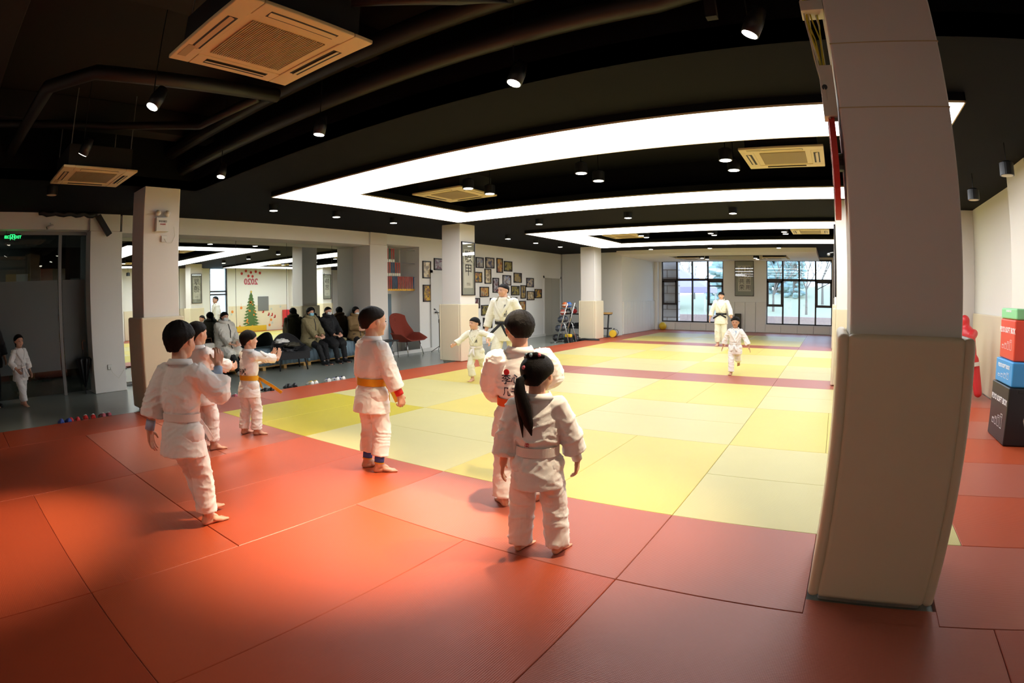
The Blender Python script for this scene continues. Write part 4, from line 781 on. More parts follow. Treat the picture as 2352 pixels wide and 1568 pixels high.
o = MB().box(-.13, .13, -.13, .13, 0, .78).build('post_pad', M['pole'], bevel=.02); o.location = (-3.05, 20.2, .002); tag(o, 'dark olive padded post standing before the far wall', 'post')
# ---------------------------------------------------------------- stacked soft boxes
def softbox(label, m, x0, x1, y0, y1, z0, z1, rz, txt=True, big=None, nm='black'):
    t = thing('soft_plyo_box', label, 'soft box', ((x0 + x1) / 2, (y0 + y1) / 2, z0), rz); a, b, h = (x1 - x0) / 2, (y1 - y0) / 2, z1 - z0
    MB().box(-a, a, -b, b, 0, h).build('box_body', m, t, bevel=.018, seg=3)
    if txt:
        text('PLYO SOFT BOX', min(.085, h * .22), M['white'], t, (-a - .001, 0, h * .72), (PI / 2, 0, -PI / 2), bold=.0015)
        if h > .2:
            for i in range(4):
                g = MB(); w_ = .035; hh = (.04, .06, .085, .11)[i] * h / .45; yy = .17 - i * .11; zz = h * .25; e = .0035
                for q in ((yy - w_, yy + w_, zz, zz + e), (yy - w_, yy + w_, zz + hh, zz + hh + e), (yy - w_, yy - w_ + e, zz, zz + hh), (yy + w_ - e, yy + w_, zz, zz + hh), (yy - w_ + .012, yy + w_ - .012, zz + hh * .8, zz + hh * .8 + e)): g.box(-a - .003, -a - .0005, *q)
                g.build('box_outline', M['white'], t)
    if big: text(big, .42, M['silver'], t, (-a + .42, -b - .001, h * .5), (PI / 2, 0, 0), name='large_numeral', bold=.012)
    MB().box(-a + .12, a - .02, -b - .006, -b, h - .05, h - .02).build('closure_flap', m, t, bevel=.002)
    return t
softbox('black soft jump box at the bottom of the stack at the right edge', M['box_k'], 3.07, 3.8, 2.7, 3.4, .003, .62, 0, big='60')
softbox('blue soft jump box second from the bottom of the stack', M['box_b'], 3.09, 3.78, 2.73, 3.36, .622, .885, .02)
softbox('red soft jump box on top of the blue one in the stack', M['box_r'], 3.12, 3.8, 2.76, 3.36, .887, 1.32, -.02)
softbox('thin green soft jump box topmost on the stack', M['box_g'], 3.13, 3.8, 2.78, 3.36, 1.322, 1.44, .01)
# ---------------------------------------------------------------- sparring dummies
def remesh(mb, vox, sm=3, name='body', fac=.5):
    me = mb.mesh('tmp'); o = bpy.data.objects.new('tmp', me); C.objects.link(o)
    r = o.modifiers.new('r', 'REMESH'); r.mode = 'VOXEL'; r.voxel_size = vox; r.adaptivity = 0
    if sm: s_ = o.modifiers.new('s', 'SMOOTH'); s_.factor = fac; s_.iterations = sm
    out = eval_mesh(o); bpy.data.objects.remove(o); bpy.data.meshes.remove(me); out.name = name; out.materials.clear()
    out.polygons.foreach_set('use_smooth', [True] * len(out.polygons)); return out
def dummy(label, loc, rot):
    t = thing('sparring_dummy', label, 'sparring dummy', loc, rot=rot)
    m = MB(); m.cap((0, 0, .62), (0, 0, 1.0), .13, .15); m.cap((0, 0, 1.1), (0, 0, 1.22), .07, .09)
    for s_ in (-1, 1): m.cap((s_ * .08, 0, .6), (s_ * .1, 0, .09), .09, .075)
    m.cap((-.14, 0, 1.0), (-.16, .2, .92), .07, .06); m.cap((-.16, .2, .92), (-.05, .34, .96), .06, .05); m.cap((.14, 0, 1.0), (.16, .2, .9), .07, .06); m.cap((.16, .2, .9), (.04, .33, .9), .06, .05)
    me = remesh(m, .02, 2, 'dummy'); me.materials.append(M['dummyr']); o = link('dummy_body', me, t)
    for s_ in (-1, 1): MB().box(s_ * .1 - .012, s_ * .1 + .012, -.1, -.06, .12, .6).build('side_stripe', M['navy'], t, bevel=.006)
    MB().cyl((0, 0, .5), (0, 0, .56), .175, n=26).build('strap', M['plastic'], t); text('柔道', .1, M['white'], t, (0, .155, .9), (PI / 2, 0, PI))
    return t
dummy('red sparring dummy leaning behind the soft boxes, left one', (3.3, 6.25, .01), (0, .1, 2.7))
dummy('red and blue sparring dummy leaning on its partner, right one', (3.45, 5.7, .01), (.0, .2, 2.5))
# ---------------------------------------------------------------- wall stickers on the right wall (seen in the mirror)
def sticker(name, mb_or_list, label, loc, cat='wall sticker'):
    t = thing(name, label, cat, loc, -PI / 2)
    for n_, mb, m in mb_or_list: mb.build(n_, m, t)
    return t
def disc(m, x, z, r, n=16): m.cyl((x, -.004, z), (x, 0, z), r, n=n); return m
TX, TY = 3.838, 11.15
random.seed(5)
tr = MB(); lev = 11
for i in range(lev):
    z = .15 + i * .155; r = .56 * (1 - i / lev) ** .85 + .05
    n = 9; pts = [(0, z + .26)]
    for k in range(n + 1):
        a = -1 + 2 * k / n; pts.append((a * r, z + .02 + .05 * (k % 2) - .04 * (1 - abs(a)))) 
    vs = [(x, -.003 - .0003 * i, zz) for x, zz in pts] + [(x, 0, zz) for x, zz in pts]; N = len(pts)
    tr.add(vs, [tuple(range(N)), tuple(range(2 * N - 1, N - 1, -1))] + [(k, (k + 1) % N, N + (k + 1) % N, N + k) for k in range(N)])
orns = []
for k in range(14):
    z = random.uniform(.2, 1.5); w_ = .45 * (1 - z / 1.9); orn = disc(MB(), random.uniform(-w_, w_), z, random.uniform(.03, .06), 14); orn.v = [(x, y - .006, z_) for x, y, z_ in orn.v]; orns.append(('bauble', orn, M['orange']))
st = MB(); st.add([(.09 * (1 if k % 2 == 0 else .4) * math.sin(k * PI / 5), -.008, 1.98 + .09 * (1 if k % 2 == 0 else .4) * math.cos(k * PI / 5)) for k in range(10)] + [(0, -.004, 1.98)], [tuple(range(10))])
sticker('tree_sticker', [('tree', tr, M['tgreen']), ('star', st, M['tyel'])] + orns, 'decorated green tree sticker on the right wall, seen in the mirror', (TX - .005, TY, .02))
t = thing('lettering_sticker', 'pink 2020 lettering sticker above the tree sticker, seen in the mirror', 'wall sticker', (TX, TY, 2.5), -PI / 2); text('2020', .42, M['pink'], t, (0, -.002, 0), (PI / 2, 0, 0), bold=.015)
for x, z in ((-.55, .45), (-.3, .52), (0, .48), (.3, .55), (.55, .42), (-.1, .28), (.15, .3)): disc(MB(), x, z, .07).build('ornament', M['redd'], t)
for i in range(16):
    y = random.uniform(9.95, 13.2); z = random.uniform(.2, 1.25)
    if abs(y - TY) < .6 and z < 2.1: y += 1.3
    kind = i % 3; m = MB()
    if kind == 0:
        for k in range(3): a = k * PI / 3; m.cbox((0, 0, 0), (.012, .004, .16), Matrix.Rotation(a, 4, 'Y'))
        nm = 'snowflake_sticker'; q = M['snow']; lab = 'pale blue snowflake wall sticker'
    elif kind == 1: disc(m, 0, 0, .07); m.cbox((0, -.002, .14), (.006, .004, .16)); nm = 'bauble_sticker'; q = M['orange']; lab = 'round hanging bauble wall sticker'
    else: m.cbox((0, -.002, 0), (.07, .004, .14)); m.cbox((.04, -.002, -.06), (.1, .004, .06)); nm = 'stocking_sticker'; q = M['redd']; lab = 'small red stocking wall sticker'
    o = m.build(nm, q); o.location = (TX, y, z); o.rotation_euler = (0, 0, -PI / 2); tag(o, '%s, %s %s the tree' % (lab, ORD[i // 3], 'counted before' if y < TY else 'counted past'), 'wall sticker', 'small stickers on the right wall')
o = MB().box(3.74, 3.8, 9.82, 12.0, .003, .28).build('yellow_kick_pad', M['yelw'], bevel=.01); tag(o, 'low yellow pad along the right wall under the tree sticker', 'pad')
o = MB().box(3.55, 3.79, 13.05, 13.45, .003, 1.02).build('red_crash_pad', M['redp'], bevel=.02); tag(o, 'upright red pad standing at the right wall pilaster', 'pad')
o = MB().box(3.80, 3.84, 11.55, 12.2, 1.02, 1.75).build('grey_panel', M['steel'], bevel=.005); tag(o, 'grey square panel on the right wall beside the tree sticker', 'panel')
# ---------------------------------------------------------------- outdoors
struct(MB().box(-60, 60, 20.8, 140, -.6, -.35).build('ground_outside', M['grassy']))
struct(MB().box(-60, 60, 21.4, 23.2, -.36, -.3).build('path_outside', M['stone']))
hl = MB(); n = 40; rs = []
def hz(x, y): return max(-.36, 3.6 * math.exp(-((x - 6) / 16) ** 2 - ((y - 62) / 18) ** 2) + 1.6 * math.exp(-((x + 14) / 12) ** 2 - ((y - 52) / 14) ** 2) - .5)
hl.add([(-60 + i * 3, 26 + j * 3, hz(-60 + i * 3, 26 + j * 3)) for j in range(30) for i in range(n + 1)], [(j * (n + 1) + i, j * (n + 1) + i + 1, (j + 1) * (n + 1) + i + 1, (j + 1) * (n + 1) + i) for j in range(29) for i in range(n)])
struct(hl.build('hill_outside', M['hill'], smooth=True))
o = MB().box(-7.2, -6.05, 21.0, 21.6, -.35, 5).build('stone_pier', M['stone']); tag(o, 'stone clad pier outside the left far window', 'pier')
g = MB()
for i in range(14):
    z = -.2 + i * .36; g.box(-6.05, -6.04, 21.0, 21.6, z, z + .02); g.box(-6.9 + .4 * (i % 2), -6.88 + .4 * (i % 2), 20.99, 21.0, z, z + .36); g.box(-7.2, -6.05, 20.99, 21.0, z, z + .02)
g.build('mortar_joints', M['brownw'], o)
o = MB().box(-30, 30, 25.0, 25.3, -.35, .55).build('low_brick_wall', M['brick']); tag(o, 'low brick wall across the lawn outside the far windows', 'wall')
t = thing('canopy_tent', 'mauve canopy tent on the lawn outside the left far window', 'tent', (-8.0, 27.5, -.35))
MB().add([(-2.2, -1.5, 2.35), (2.2, -1.5, 2.35), (2.2, 1.5, 2.35), (-2.2, 1.5, 2.35), (0, 0, 3.6), (-2.2, -1.5, 2.05), (2.2, -1.5, 2.05), (2.2, 1.5, 2.05), (-2.2, 1.5, 2.05)], [(0, 1, 4), (1, 2, 4), (2, 3, 4), (3, 0, 4), (0, 5, 6, 1), (1, 6, 7, 2), (2, 7, 8, 3), (3, 8, 5, 0)]).build('canopy', M['tent'], t)
for sx_ in (-1, 1):
    for sy in (-1, 1): MB().cyl((sx_ * 2.1, sy * 1.4, 0), (sx_ * 2.1, sy * 1.4, 2.2), .05).build('leg', M['plastic'], t)
def bare_tree(loc, h, sd, label):
    random.seed(sd); m = MB()
    def br(p, d, L, r, k):
        q = p + d * L; m.cyl(p, q, r, r * .6, n=5, cap=False)
        if k == 0: return
        for _ in range(3 if k > 1 else 4):
            e = (d + Vector((random.uniform(-.8, .8), random.uniform(-.8, .8), random.uniform(-.1, .5)))).normalized(); br(q, e, L * random.uniform(.6, .8), r * .55, k - 1)
    br(Vector((0, 0, 0)), Vector((0, 0, 1)), h * .3, h * .018, 4)
    o = m.build('bare_tree', M['bark']); o.location = loc; tag(o, label, 'tree', 'bare trees outside')
bare_tree((-3.6, 40, -.4), 7, 2, 'bare winter tree outside behind the standing teacher'); bare_tree((-.9, 38, .3), 6, 4, 'bare winter tree outside at the left of the right far window'); bare_tree((.2, 44, 1), 7, 6, 'bare winter tree outside in the middle of the right far window'); bare_tree((3.4, 46, 1.5), 7, 9, 'bare winter tree outside at the right of the right far window'); bare_tree((-11.5, 46, -.3), 7, 12, 'bare winter tree outside beside the evergreen')
def evergreen(loc, h, w_, sd, label):
    random.seed(sd); t = thing('evergreen_tree', label, 'tree', loc, group='evergreens outside'); m = MB()
    for k in range(260):
        z = random.random() ** .8; r = w_ * (1 - z) ** .7 * random.uniform(.5, 1); a = random.uniform(0, 2 * PI); s_ = random.uniform(.3, .6) * w_ * .45
        m.ell((r * math.cos(a), r * math.sin(a), h * (.12 + .88 * z)), (s_, s_, s_ * .7), 6, 4)
    m.build('foliage', M['leaf'], t); MB().cyl((0, 0, 0), (0, 0, h * .6), .2).build('trunk', M['bark'], t)
evergreen((-7.0, 40, -.4), 9, 2.1, 1, 'tall evergreen outside in the middle of the left far window'); evergreen((-4.6, 52, -.4), 8, 2.6, 2, 'evergreen outside right of the tallest one'); evergreen((-13, 40, -.4), 6, 2, 3, 'small evergreen outside behind the stone pier'); evergreen((-2.4, 48, .5), 9, 1.2, 4, 'slim evergreen outside beside the scroll wall')
# ---------------------------------------------------------------- people
from mathutils.bvhtree import BVHTree
def ik(a, b, l1, l2, pole):
    a = Vector(a); b = Vector(b); d = b - a; L = d.length; mx_ = (l1 + l2) * .995
    if L > mx_: b = a + d * (mx_ / L); d = b - a; L = mx_
    u = d / L; c = (l1 * l1 - l2 * l2 + L * L) / (2 * L); h = math.sqrt(max(l1 * l1 - c * c, 0)); p = Vector(pole); p = p - u * p.dot(u)
    p = p.normalized() if p.length > 1e-5 else frame(u)[0]
    return a + u * c + p * h, b
def hand(mb, w, d, n, L, curl, side, spread=1.0):
    d = Vector(d).normalized(); n = Vector(n); n = (n - d * n.dot(d)).normalized(); u = d.cross(n).normalized() * side   # u points to the thumb side
    w = Vector(w); mb.cap(w - d * .12 * L, w + d * .08 * L, .13 * L, .135 * L, 8)
    for i, (fl, k0) in enumerate(((.93, .47), (1.0, .5), (.95, .48), (.75, .43))):
        o = (1.5 - i) * .112 * L; kn = w + d * k0 * L + u * o; mb.cap(w + d * .05 * L + u * o * .6, kn, .095 * L, .075 * L, 8)
        fd = (d + u * (1.5 - i) * .07 * spread).normalized(); ax = fd.cross(n).normalized(); p = kn; ang = 0
        for sl, r0, r1, ck in ((.2, .062, .055, .55), (.15, .055, .05, 1.0), (.11, .05, .042, .7)):
            ang += curl * ck; dd = fd * math.cos(ang) + n * math.sin(ang); q = p + dd * sl * L * fl; mb.cap(p, q, r0 * L, r1 * L, 8); p = q
    tb = w + d * .12 * L + u * .16 * L + n * .03 * L; t1 = tb + (d * .55 + u * .62 + n * .25).normalized() * .22 * L; t2 = t1 + (d * .85 + u * .12 + n * (.15 + .6 * curl)).normalized() * .18 * L
    mb.cap(w + d * .06 * L + u * .05 * L, tb, .09 * L, .085 * L, 8); mb.cap(tb, t1, .08 * L, .065 * L, 8); mb.cap(t1, t2, .062 * L, .05 * L, 8)
def foot(mb, a, yaw, L, pitch=0, toes=True, up=Vector((0, 0, 1))):
    a = Vector(a); f = Vector((math.sin(-yaw) * math.cos(pitch), math.cos(yaw) * math.cos(pitch), -math.sin(pitch))); r = Vector((math.cos(yaw), math.sin(yaw), 0)); dn = r.cross(f) * -1
    dn = -(r.cross(f)).normalized()
    heel = a + dn * .2 * L - f * .13 * L; ball = a + dn * .27 * L + f * .5 * L
    mb.cap(a, heel, .16 * L, .135 * L, 10); mb.cap(heel, a + dn * .22 * L + f * .2 * L, .135 * L, .12 * L, 10); mb.cap(a + f * .02 * L, a + dn * .14 * L + f * .3 * L, .15 * L, .115 * L, 10)
    for o in (-.11, 0, .1): mb.cap(a + dn * .18 * L + f * .22 * L + r * o * .7 * L, ball + r * o * L, .11 * L, .075 * L, 8)
    if toes:
        for i, o in enumerate((-.16, -.09, -.02, .05, .13)): mb.cap(ball + r * o * L, ball + r * o * L * 1.05 + f * (.13 + .02 * i) * L, .052 * L, .042 * L + (.012 * L if i == 4 else 0), 7)
def shell(c, rad, lim, th, B, o, nu=72, nv=44, seed=0, rough=.012, hh=1.0, ridge=26, low=1.0):
    """closed ellipsoid whose surface rises above the skull where lim(az, z) > 0"""
    vs = []; c = Vector(c)
    for i in range(nv + 1):
        el = -PI / 2 + PI * i / nv
        for j in range(nu):
            az = 2 * PI * j / nu; d = Vector((math.sin(az) * math.cos(el), math.cos(az) * math.cos(el), math.sin(el)))
            a = abs((az + PI) % (2 * PI) - PI); m = lim(a, d.z, d.x); m = max(0, min(1, m)); m = m * m * (3 - 2 * m)
            n = noise.noise(Vector((math.sin(az) * ridge * .22, math.cos(az) * ridge * .22, d.z * 1.5 + seed))) + .5 * noise.noise(d * 9 + Vector((seed, 0, 0)))
            n += .7 * noise.noise(Vector((d.x * 24, d.y * 24, d.z * 9 + seed))); bs = .90 - (.45 * max(0, -d.z - .05) if low > 1 else 0); k = (bs + (1 - bs + th * (.45 + .55 * min(1, a / 1.6))) * m) + rough * n * m
            q_ = 1 - (low - 1) * .28 * max(0, -d.z); p = c + Vector((d.x * rad[0] * q_, d.y * rad[1] * q_, d.z * (rad[2] if d.z > 0 else rad[2] * low))) * k; vs.append(o + B @ (p * hh))
    fs = [(i * nu + j, i * nu + (j + 1) % nu, (i + 1) * nu + (j + 1) % nu, (i + 1) * nu + j) for i in range(nv) for j in range(nu)]
    return MB().add(vs, fs)
def hairlim(front, side, back, soft=.14):
    def f(a, z, x):
        if a < PI / 2: t = (1 - math.cos(a * 2)) / 2; l = front + (side - front) * t ** 1.6
        else: t = (a - PI / 2) / (PI / 2); l = side + (back - side) * min(1, t * 1.7) ** 1.25
        return (z - l) / soft
    return f
def wrinkle(me, amp, seed, fz=20, fx=9, focus=(), up=None):
    import numpy as np
    n = len(me.vertices); me.update(); co = np.empty(n * 3); me.vertices.foreach_get('co', co); co = co.reshape(-1, 3)
    nm = np.empty(n * 3); me.vertex_normals.foreach_get('vector', nm); nm = nm.reshape(-1, 3)
    out = co.copy(); sd = Vector((seed * 7.3, seed * 3.1, seed * 5.7))
    for i in range(n):
        p = Vector(co[i]); w_ = noise.noise(p * 5 + sd) * .35
        a = noise.noise(Vector((p.x * fx + w_ * 3, p.y * fx, p.z * fz + w_ * 5)) + sd); r = 1 - min(1, abs(a) * 3.2); k = .5
        for c, rr in focus:
            d = (p - c).length
            if d < rr: k += .9 * (1 - d / rr)
        a2 = noise.noise(Vector((p.x * fx * 2.3, p.y * fx * 2.3, p.z * fz * 2.1 + w_ * 9)) - sd); r2 = 1 - min(1, abs(a2) * 3.4)
        v = amp * k * (r * r * 1.3 - .35) + amp * .45 * k * (r2 * r2 - .3) + amp * .4 * noise.noise(p * 9 + sd)
        out[i] = co[i] + nm[i] * v
    me.vertices.foreach_set('co', out.ravel()); me.update()
def strip_on(path, width, thick, nrm, mb=None):
    """flat band along path; nrm gives the outward normal at each point"""
    mb = mb or MB(); rs = []
    for i, p in enumerate(path):
        d = (path[min(i + 1, len(path) - 1)] - path[max(i - 1, 0)]).normalized(); n = nrm[i].normalized(); s_ = d.cross(n).normalized() * width / 2
        rs.append([p - s_, p + s_, p + s_ + n * thick, p - s_ + n * thick])
    return mb.rings(rs)
def person(label, loc, yaw, H, P, kid=True, vox=.0055, gvox=.0085, outfit='gi', skin='skin', hair=None, belt='wbelt', gi='gi', name='person', top=None, pants=None, back_text=None, extras=None, group=None, shoes=None, mask=None, jack=1.0, tshirt=None, chest_text=None, fold=.0075):
    t = thing(name, label, 'person', (loc[0], loc[1], loc[2] if len(loc) > 2 else 0), math.radians(yaw), group)
    g = lambda k, d: P.get(k, d)
    hh = (.178 if kid else .132) * H if 'hh' not in P else P['hh'] * H
    hipz = (.465 if kid else .5) * H; T = (.315 if kid else .315) * H
    pel = Vector(g('pel', (0, 0, 0))) + Vector((0, 0, hipz))
    if 'pelz' in P: pel.z = P['pelz']
    lean = Vector(g('lean', (0, 0))).to_3d(); up = Vector((lean.x, lean.y, 1)).normalized()
    tw = math.radians(g('twist', 0)); rt = Vector((math.cos(tw), math.sin(tw), 0)); rt = (rt - up * rt.dot(up)).normalized(); fw_ = up.cross(rt).normalized()
    sw = g('sw', .098 if kid else .108) * H * jack ** .3; shz = T * .92
    def bp(x, y, tt): return pel + rt * x + fw_ * y + up * (tt * T)
    sh = {1: bp(sw, -.005 * H, .92 + g('shR', 0)), -1: bp(-sw, -.005 * H, .92 + g('shL', 0))}
    ua, fa, hl_ = (.165 * H, .14 * H, (.112 if kid else .105) * H)
    el, wr, hd = {}, {}, {}
    for s_, k in ((1, 'R'), (-1, 'L')):
        tgt = Vector(g('hand' + k, (s_ * .17, .05, (hipz - .02 * H) / H))) * H
        if 'pelz' in P: tgt.z = g('hand' + k, (0, 0, .5))[2] * H
        pole = Vector(g('pole' + k, (s_ * .6, -1, 0)))
        el[s_], wr[s_] = ik(sh[s_], tgt, ua, fa, pole)
        hd[s_] = Vector(g('hdir' + k, tuple((wr[s_] - el[s_]).normalized() + Vector((0, .15, -.1)))))
    hipw = .058 * H; th, shn = .216 * H, .208 * H
    if not kid: th, shn = .236 * H, .224 * H
    hp, kn, an = {}, {}, {}
    ankz = .045 * H
    for s_, k in ((1, 'R'), (-1, 'L')):
        hp[s_] = pel + rt * s_ * hipw; tgt = Vector(g('foot' + k, (s_ * .07, 0, 0))) * H; tgt.z += ankz if g('pitch' + k, 0) == 0 else ankz * 1.2
        kn[s_], an[s_] = ik(hp[s_], tgt, th, shn, Vector(g('knee' + k, (s_ * .12, 1, 0))))
    # ---- body
    b = MB(); q = .9 if outfit != 'bare' else 1
    b.ell(bp(0, 0, .06), (.09 * H, .065 * H, .07 * H)); b.ell(bp(0, 0, .35), (.078 * H, .055 * H, .08 * H)); b.ell(bp(0, 0, .68), (.092 * H, .06 * H, .09 * H)); b.cap(bp(-sw * .6, 0, .87), bp(sw * .6, 0, .87), .034 * H, .034 * H)
    for s_, k in ((1, 'R'), (-1, 'L')):
        b.cap(sh[s_] - up * .012 * H, el[s_], .03 * H, .026 * H); b.cap(el[s_], wr[s_], .027 * H, .0185 * H)
        hand(b, wr[s_], hd[s_], Vector(g('palm' + k, (-s_, 0, 0))), hl_, g('curl' + k, .35), s_ * (1 if True else -1) * g('thumb' + k, 1), g('spread', 1))
        b.cap(hp[s_], kn[s_], .058 * H, .038 * H); b.cap(kn[s_], an[s_] + Vector((0, 0, .02 * H)), .038 * H, .023 * H); b.cap(an[s_] + Vector((0, 0, .03 * H)), an[s_], .024 * H, .026 * H)
        foot(b, an[s_], math.radians(g('fyaw' + k, -s_ * 8)), .145 * H, g('pitch' + k, 0))
    # head
    hy, hpit, hr = (math.radians(v) for v in g('head', (0, 0, 0)))
    base = Matrix((rt, fw_, up)).transposed(); upr = Matrix.Identity(3)
    B = Matrix.Rotation(math.atan2(-0, 1) + hy + tw * .5, 3, 'Z') @ Matrix.Rotation(hpit, 3, 'X') @ Matrix.Rotation(hr, 3, 'Y')
    nb = bp(0, -.002 * H, 1.02); o = nb + (up * .55 + Vector((0, 0, .45))) * (.57 * hh) + B @ Vector((0, .05, 0)) * hh
    def hp_(x, y, z): return o + B @ Vector((x, y, z)) * hh
    def he(c, r): b.ell(hp_(*c), (r[0] * hh, r[1] * hh, r[2] * hh), 20, 14, B)
    he((0, -.04, .12), (.37, .45, .375)); he((0, .10, -.08), (.31, .31, .36)); he((0, .17, -.31), (.2, .2, .17)); he((-.15, .2, -.14), (.15, .16, .17)); he((.15, .2, -.14), (.15, .16, .17))
    b.cap(hp_(0, .38, .02), hp_(0, .445, -.1), .03 * hh, .05 * hh, 8); b.cap(hp_(-.045, .41, -.115), hp_(.045, .41, -.115), .035 * hh, .035 * hh, 8)
    he((0, .36, -.245), (.085, .04, .022)); he((0, .355, -.28), (.075, .04, .022)); he((0, .31, -.4), (.09, .07, .06))
    for s_ in (-1, 1):
        he((s_ * .355, -.03, -.03), (.03, .075, .115)); he((s_ * .375, -.05, .0), (.028, .065, .06)); he((s_ * .13, .32, .09), (.1, .07, .03))
    b.cap(bp(0, -.005 * H, .93), hp_(0, -.08, -.2), .042 * H if kid else .036 * H, .2 * hh if kid else .23 * hh, 12)
    me = remesh(b, vox, 3, 'body'); me.materials.append(M[skin]); body = link('body', me, t)
    # face parts
    for s_ in (-1, 1):
        MB().ell(hp_(s_ * .135, .375, .005), (.062 * hh, .02 * hh, .017 * hh), 12, 8, B).build('eye', M['eye'], t, smooth=True)
        MB().cap(hp_(s_ * .07, .385, .085), hp_(s_ * .2, .355, .09), .014 * hh, .009 * hh, 8).build('eyebrow', M['hair'], t, smooth=True)
    MB().ell(hp_(0, .385, -.262), (.07 * hh, .022 * hh, .02 * hh), 12, 8, B).build('mouth', M['lip'], t, smooth=True)
    # hair
    hs = dict(front=.42, side=.02, back=-.62, th=.10, mat='hair', seed=1, rough=.02); hs.update(hair or {})
    hm = shell((0, -.05, .12), (.385, .465, .385), hairlim(hs['front'] - .1, hs['side'] - .2, hs['back'] - .22, hs.get('soft', .2)), hs['th'], B, o, seed=hs['seed'], rough=hs['rough'], hh=hh, low=1.5)
    hm.build('hair', M[hs['mat']], t, smooth=True)
    for nm_, pts, r in hs.get('locks', []):
        MB().tube([hp_(*p) for p in pts], [v * hh for v in r], 12).build(nm_, M[hs['mat']], t, smooth=True)
    for p, m_ in hs.get('ties', []): MB().ell(hp_(*p), .055 * hh, 12, 8).build('hair_tie', M[m_], t, smooth=True)
    if mask:
        shell((0, .11, -.17), (.325, .335, .32), lambda a, z, x: min((1.15 - a) / .1, (.42 - z) / .1 + (0 if a > .3 else .3), (z + .93) / .1) if a < 1.3 else -1, .06, B, o, seed=2, rough=.002, hh=hh).build('face_mask', M[mask], t, smooth=True)
    # ---- clothes
    J = jack
    if outfit == 'gi': stt = [(-.34, .128, .106), (-.14, .122, .101), (.0, .110, .092), (.20, .090, .072), (.27, .090, .072), (.36, .103, .084), (.5, .107, .085), (.68, .108, .082), (.82, .102, .070), (.91, .085, .058), (.98, .062, .052), (1.05, .048, .046)]
    elif outfit == 'coat': stt = [(-.34, .15, .12), (-.1, .15, .13), (.1, .135, .12), (.3, .125, .108), (.5, .13, .108), (.7, .135, .105), (.85, .13, .09), (.95, .11, .075), (1.03, .07, .062), (1.1, .062, .06)]
    hemcut = g('hem', None)
    def rad(tt):
        for i in range(len(stt) - 1):
            if stt[i][0] <= tt <= stt[i + 1][0]:
                k = (tt - stt[i][0]) / (stt[i + 1][0] - stt[i][0]); return [(stt[i][c] * (1 - k) + stt[i + 1][c] * k) * H * J for c in (1, 2)]
        e = stt[0] if tt < stt[0][0] else stt[-1]; return [e[1] * H * J, e[2] * H * J]
    wb = g('wide', 1.0)
    def surf(tt, a, k=1.0, ex=0.0):
        rx, ry = rad(tt); n = rt * math.sin(a) / rx + fw_ * math.cos(a) / ry; return bp(0, 0, tt) + rt * (rx * k * math.sin(a)) + fw_ * (ry * k * math.cos(a)) + n.normalized() * ex, n.normalized()
    jk = MB(); NN = 28
    tt0 = hemcut if hemcut is not None else stt[0][0]; tl = [tt0] + [s_[0] for s_ in stt if s_[0] > tt0 + .02]
    jk.rings([[surf(tt, 2 * PI * j / NN)[0] for j in range(NN)] for tt in tl])
    slv = g('sleeve', .66); SR = [v * .86 for v in g('sleeve_r', (.056, .052, .056))]; SR[0] *= .92; cuffs = {}
    for s_ in (1, -1):
        c = el[s_] + (wr[s_] - el[s_]) * slv; inn = bp(s_ * sw * .55, 0, .84)
        jk.cap(inn, sh[s_] - up * .012 * H, .05 * H * J, .046 * H * J, 12)
        jk.tube([sh[s_] + (inn - sh[s_]) * .15, sh[s_] + (el[s_] - sh[s_]) * .5, el[s_]], [SR[0] * H * J, (SR[0] + SR[1]) / 2 * H * J, SR[1] * H * J], 16); jk.ell(el[s_], SR[1] * H * J * 1.02)
        jk.tube([el[s_], el[s_] + (c - el[s_]) * .5, c], [SR[1] * H * J, (SR[1] + SR[2]) / 2 * H * J, SR[2] * H * J], 16)
        cuffs[s_] = c
    if outfit == 'coat' and 'pelz' in P:
        for s_ in (1, -1): jk.cap(hp[s_] + Vector((0, 0, .01)), hp[s_] + (kn[s_] - hp[s_]) * g('skirtlen', .55), .085 * H * J, .072 * H * J, 12)
    me = remesh(jk, gvox, 2, 'jacket'); foc = [(el[1], .14), (el[-1], .14), (bp(0, 0, .38), .22), (sh[1], .1), (sh[-1], .1)]
    wrinkle(me, fold, len(label), 17, 8, foc); me.materials.append(M[top or gi]); link('jacket', me, t)
    bvh = BVHTree.FromPolygons([v.co for v in me.vertices], [tuple(p.vertices) for p in me.polygons])
    pt = MB(); PR = [v * .92 for v in g('pants_r', (.066, .06, .058))]; pc = g('cuff', .86)
    pt.ell(bp(0, 0, -.02), (.098 * H, .084 * H, .08 * H)); pt.cap(hp[1], hp[-1], .07 * H, .07 * H, 12)
    for s_ in (1, -1):
        k = pc if not isinstance(pc, dict) else pc[s_]; c = kn[s_] + (an[s_] - kn[s_]) * k
        pt.tube([hp[s_], hp[s_] + (kn[s_] - hp[s_]) * .5, kn[s_]], [PR[0] * H, (PR[0] * .55 + PR[1] * .45) * H, PR[1] * H], 16); pt.ell(kn[s_], PR[1] * H * 1.02)
        pt.tube([kn[s_], kn[s_] + (c - kn[s_]) * .5, c], [PR[1] * H, (PR[1] + PR[2]) / 2 * H, PR[2] * H], 16)
    me = remesh(pt, gvox, 3, 'trousers'); wrinkle(me, fold * .95, len(label) + 3, 15, 7, [(kn[1], .15), (kn[-1], .15), (an[1], .16), (an[-1], .16), (pel, .18)]); me.materials.append(M[pants or gi]); link('trousers', me, t)
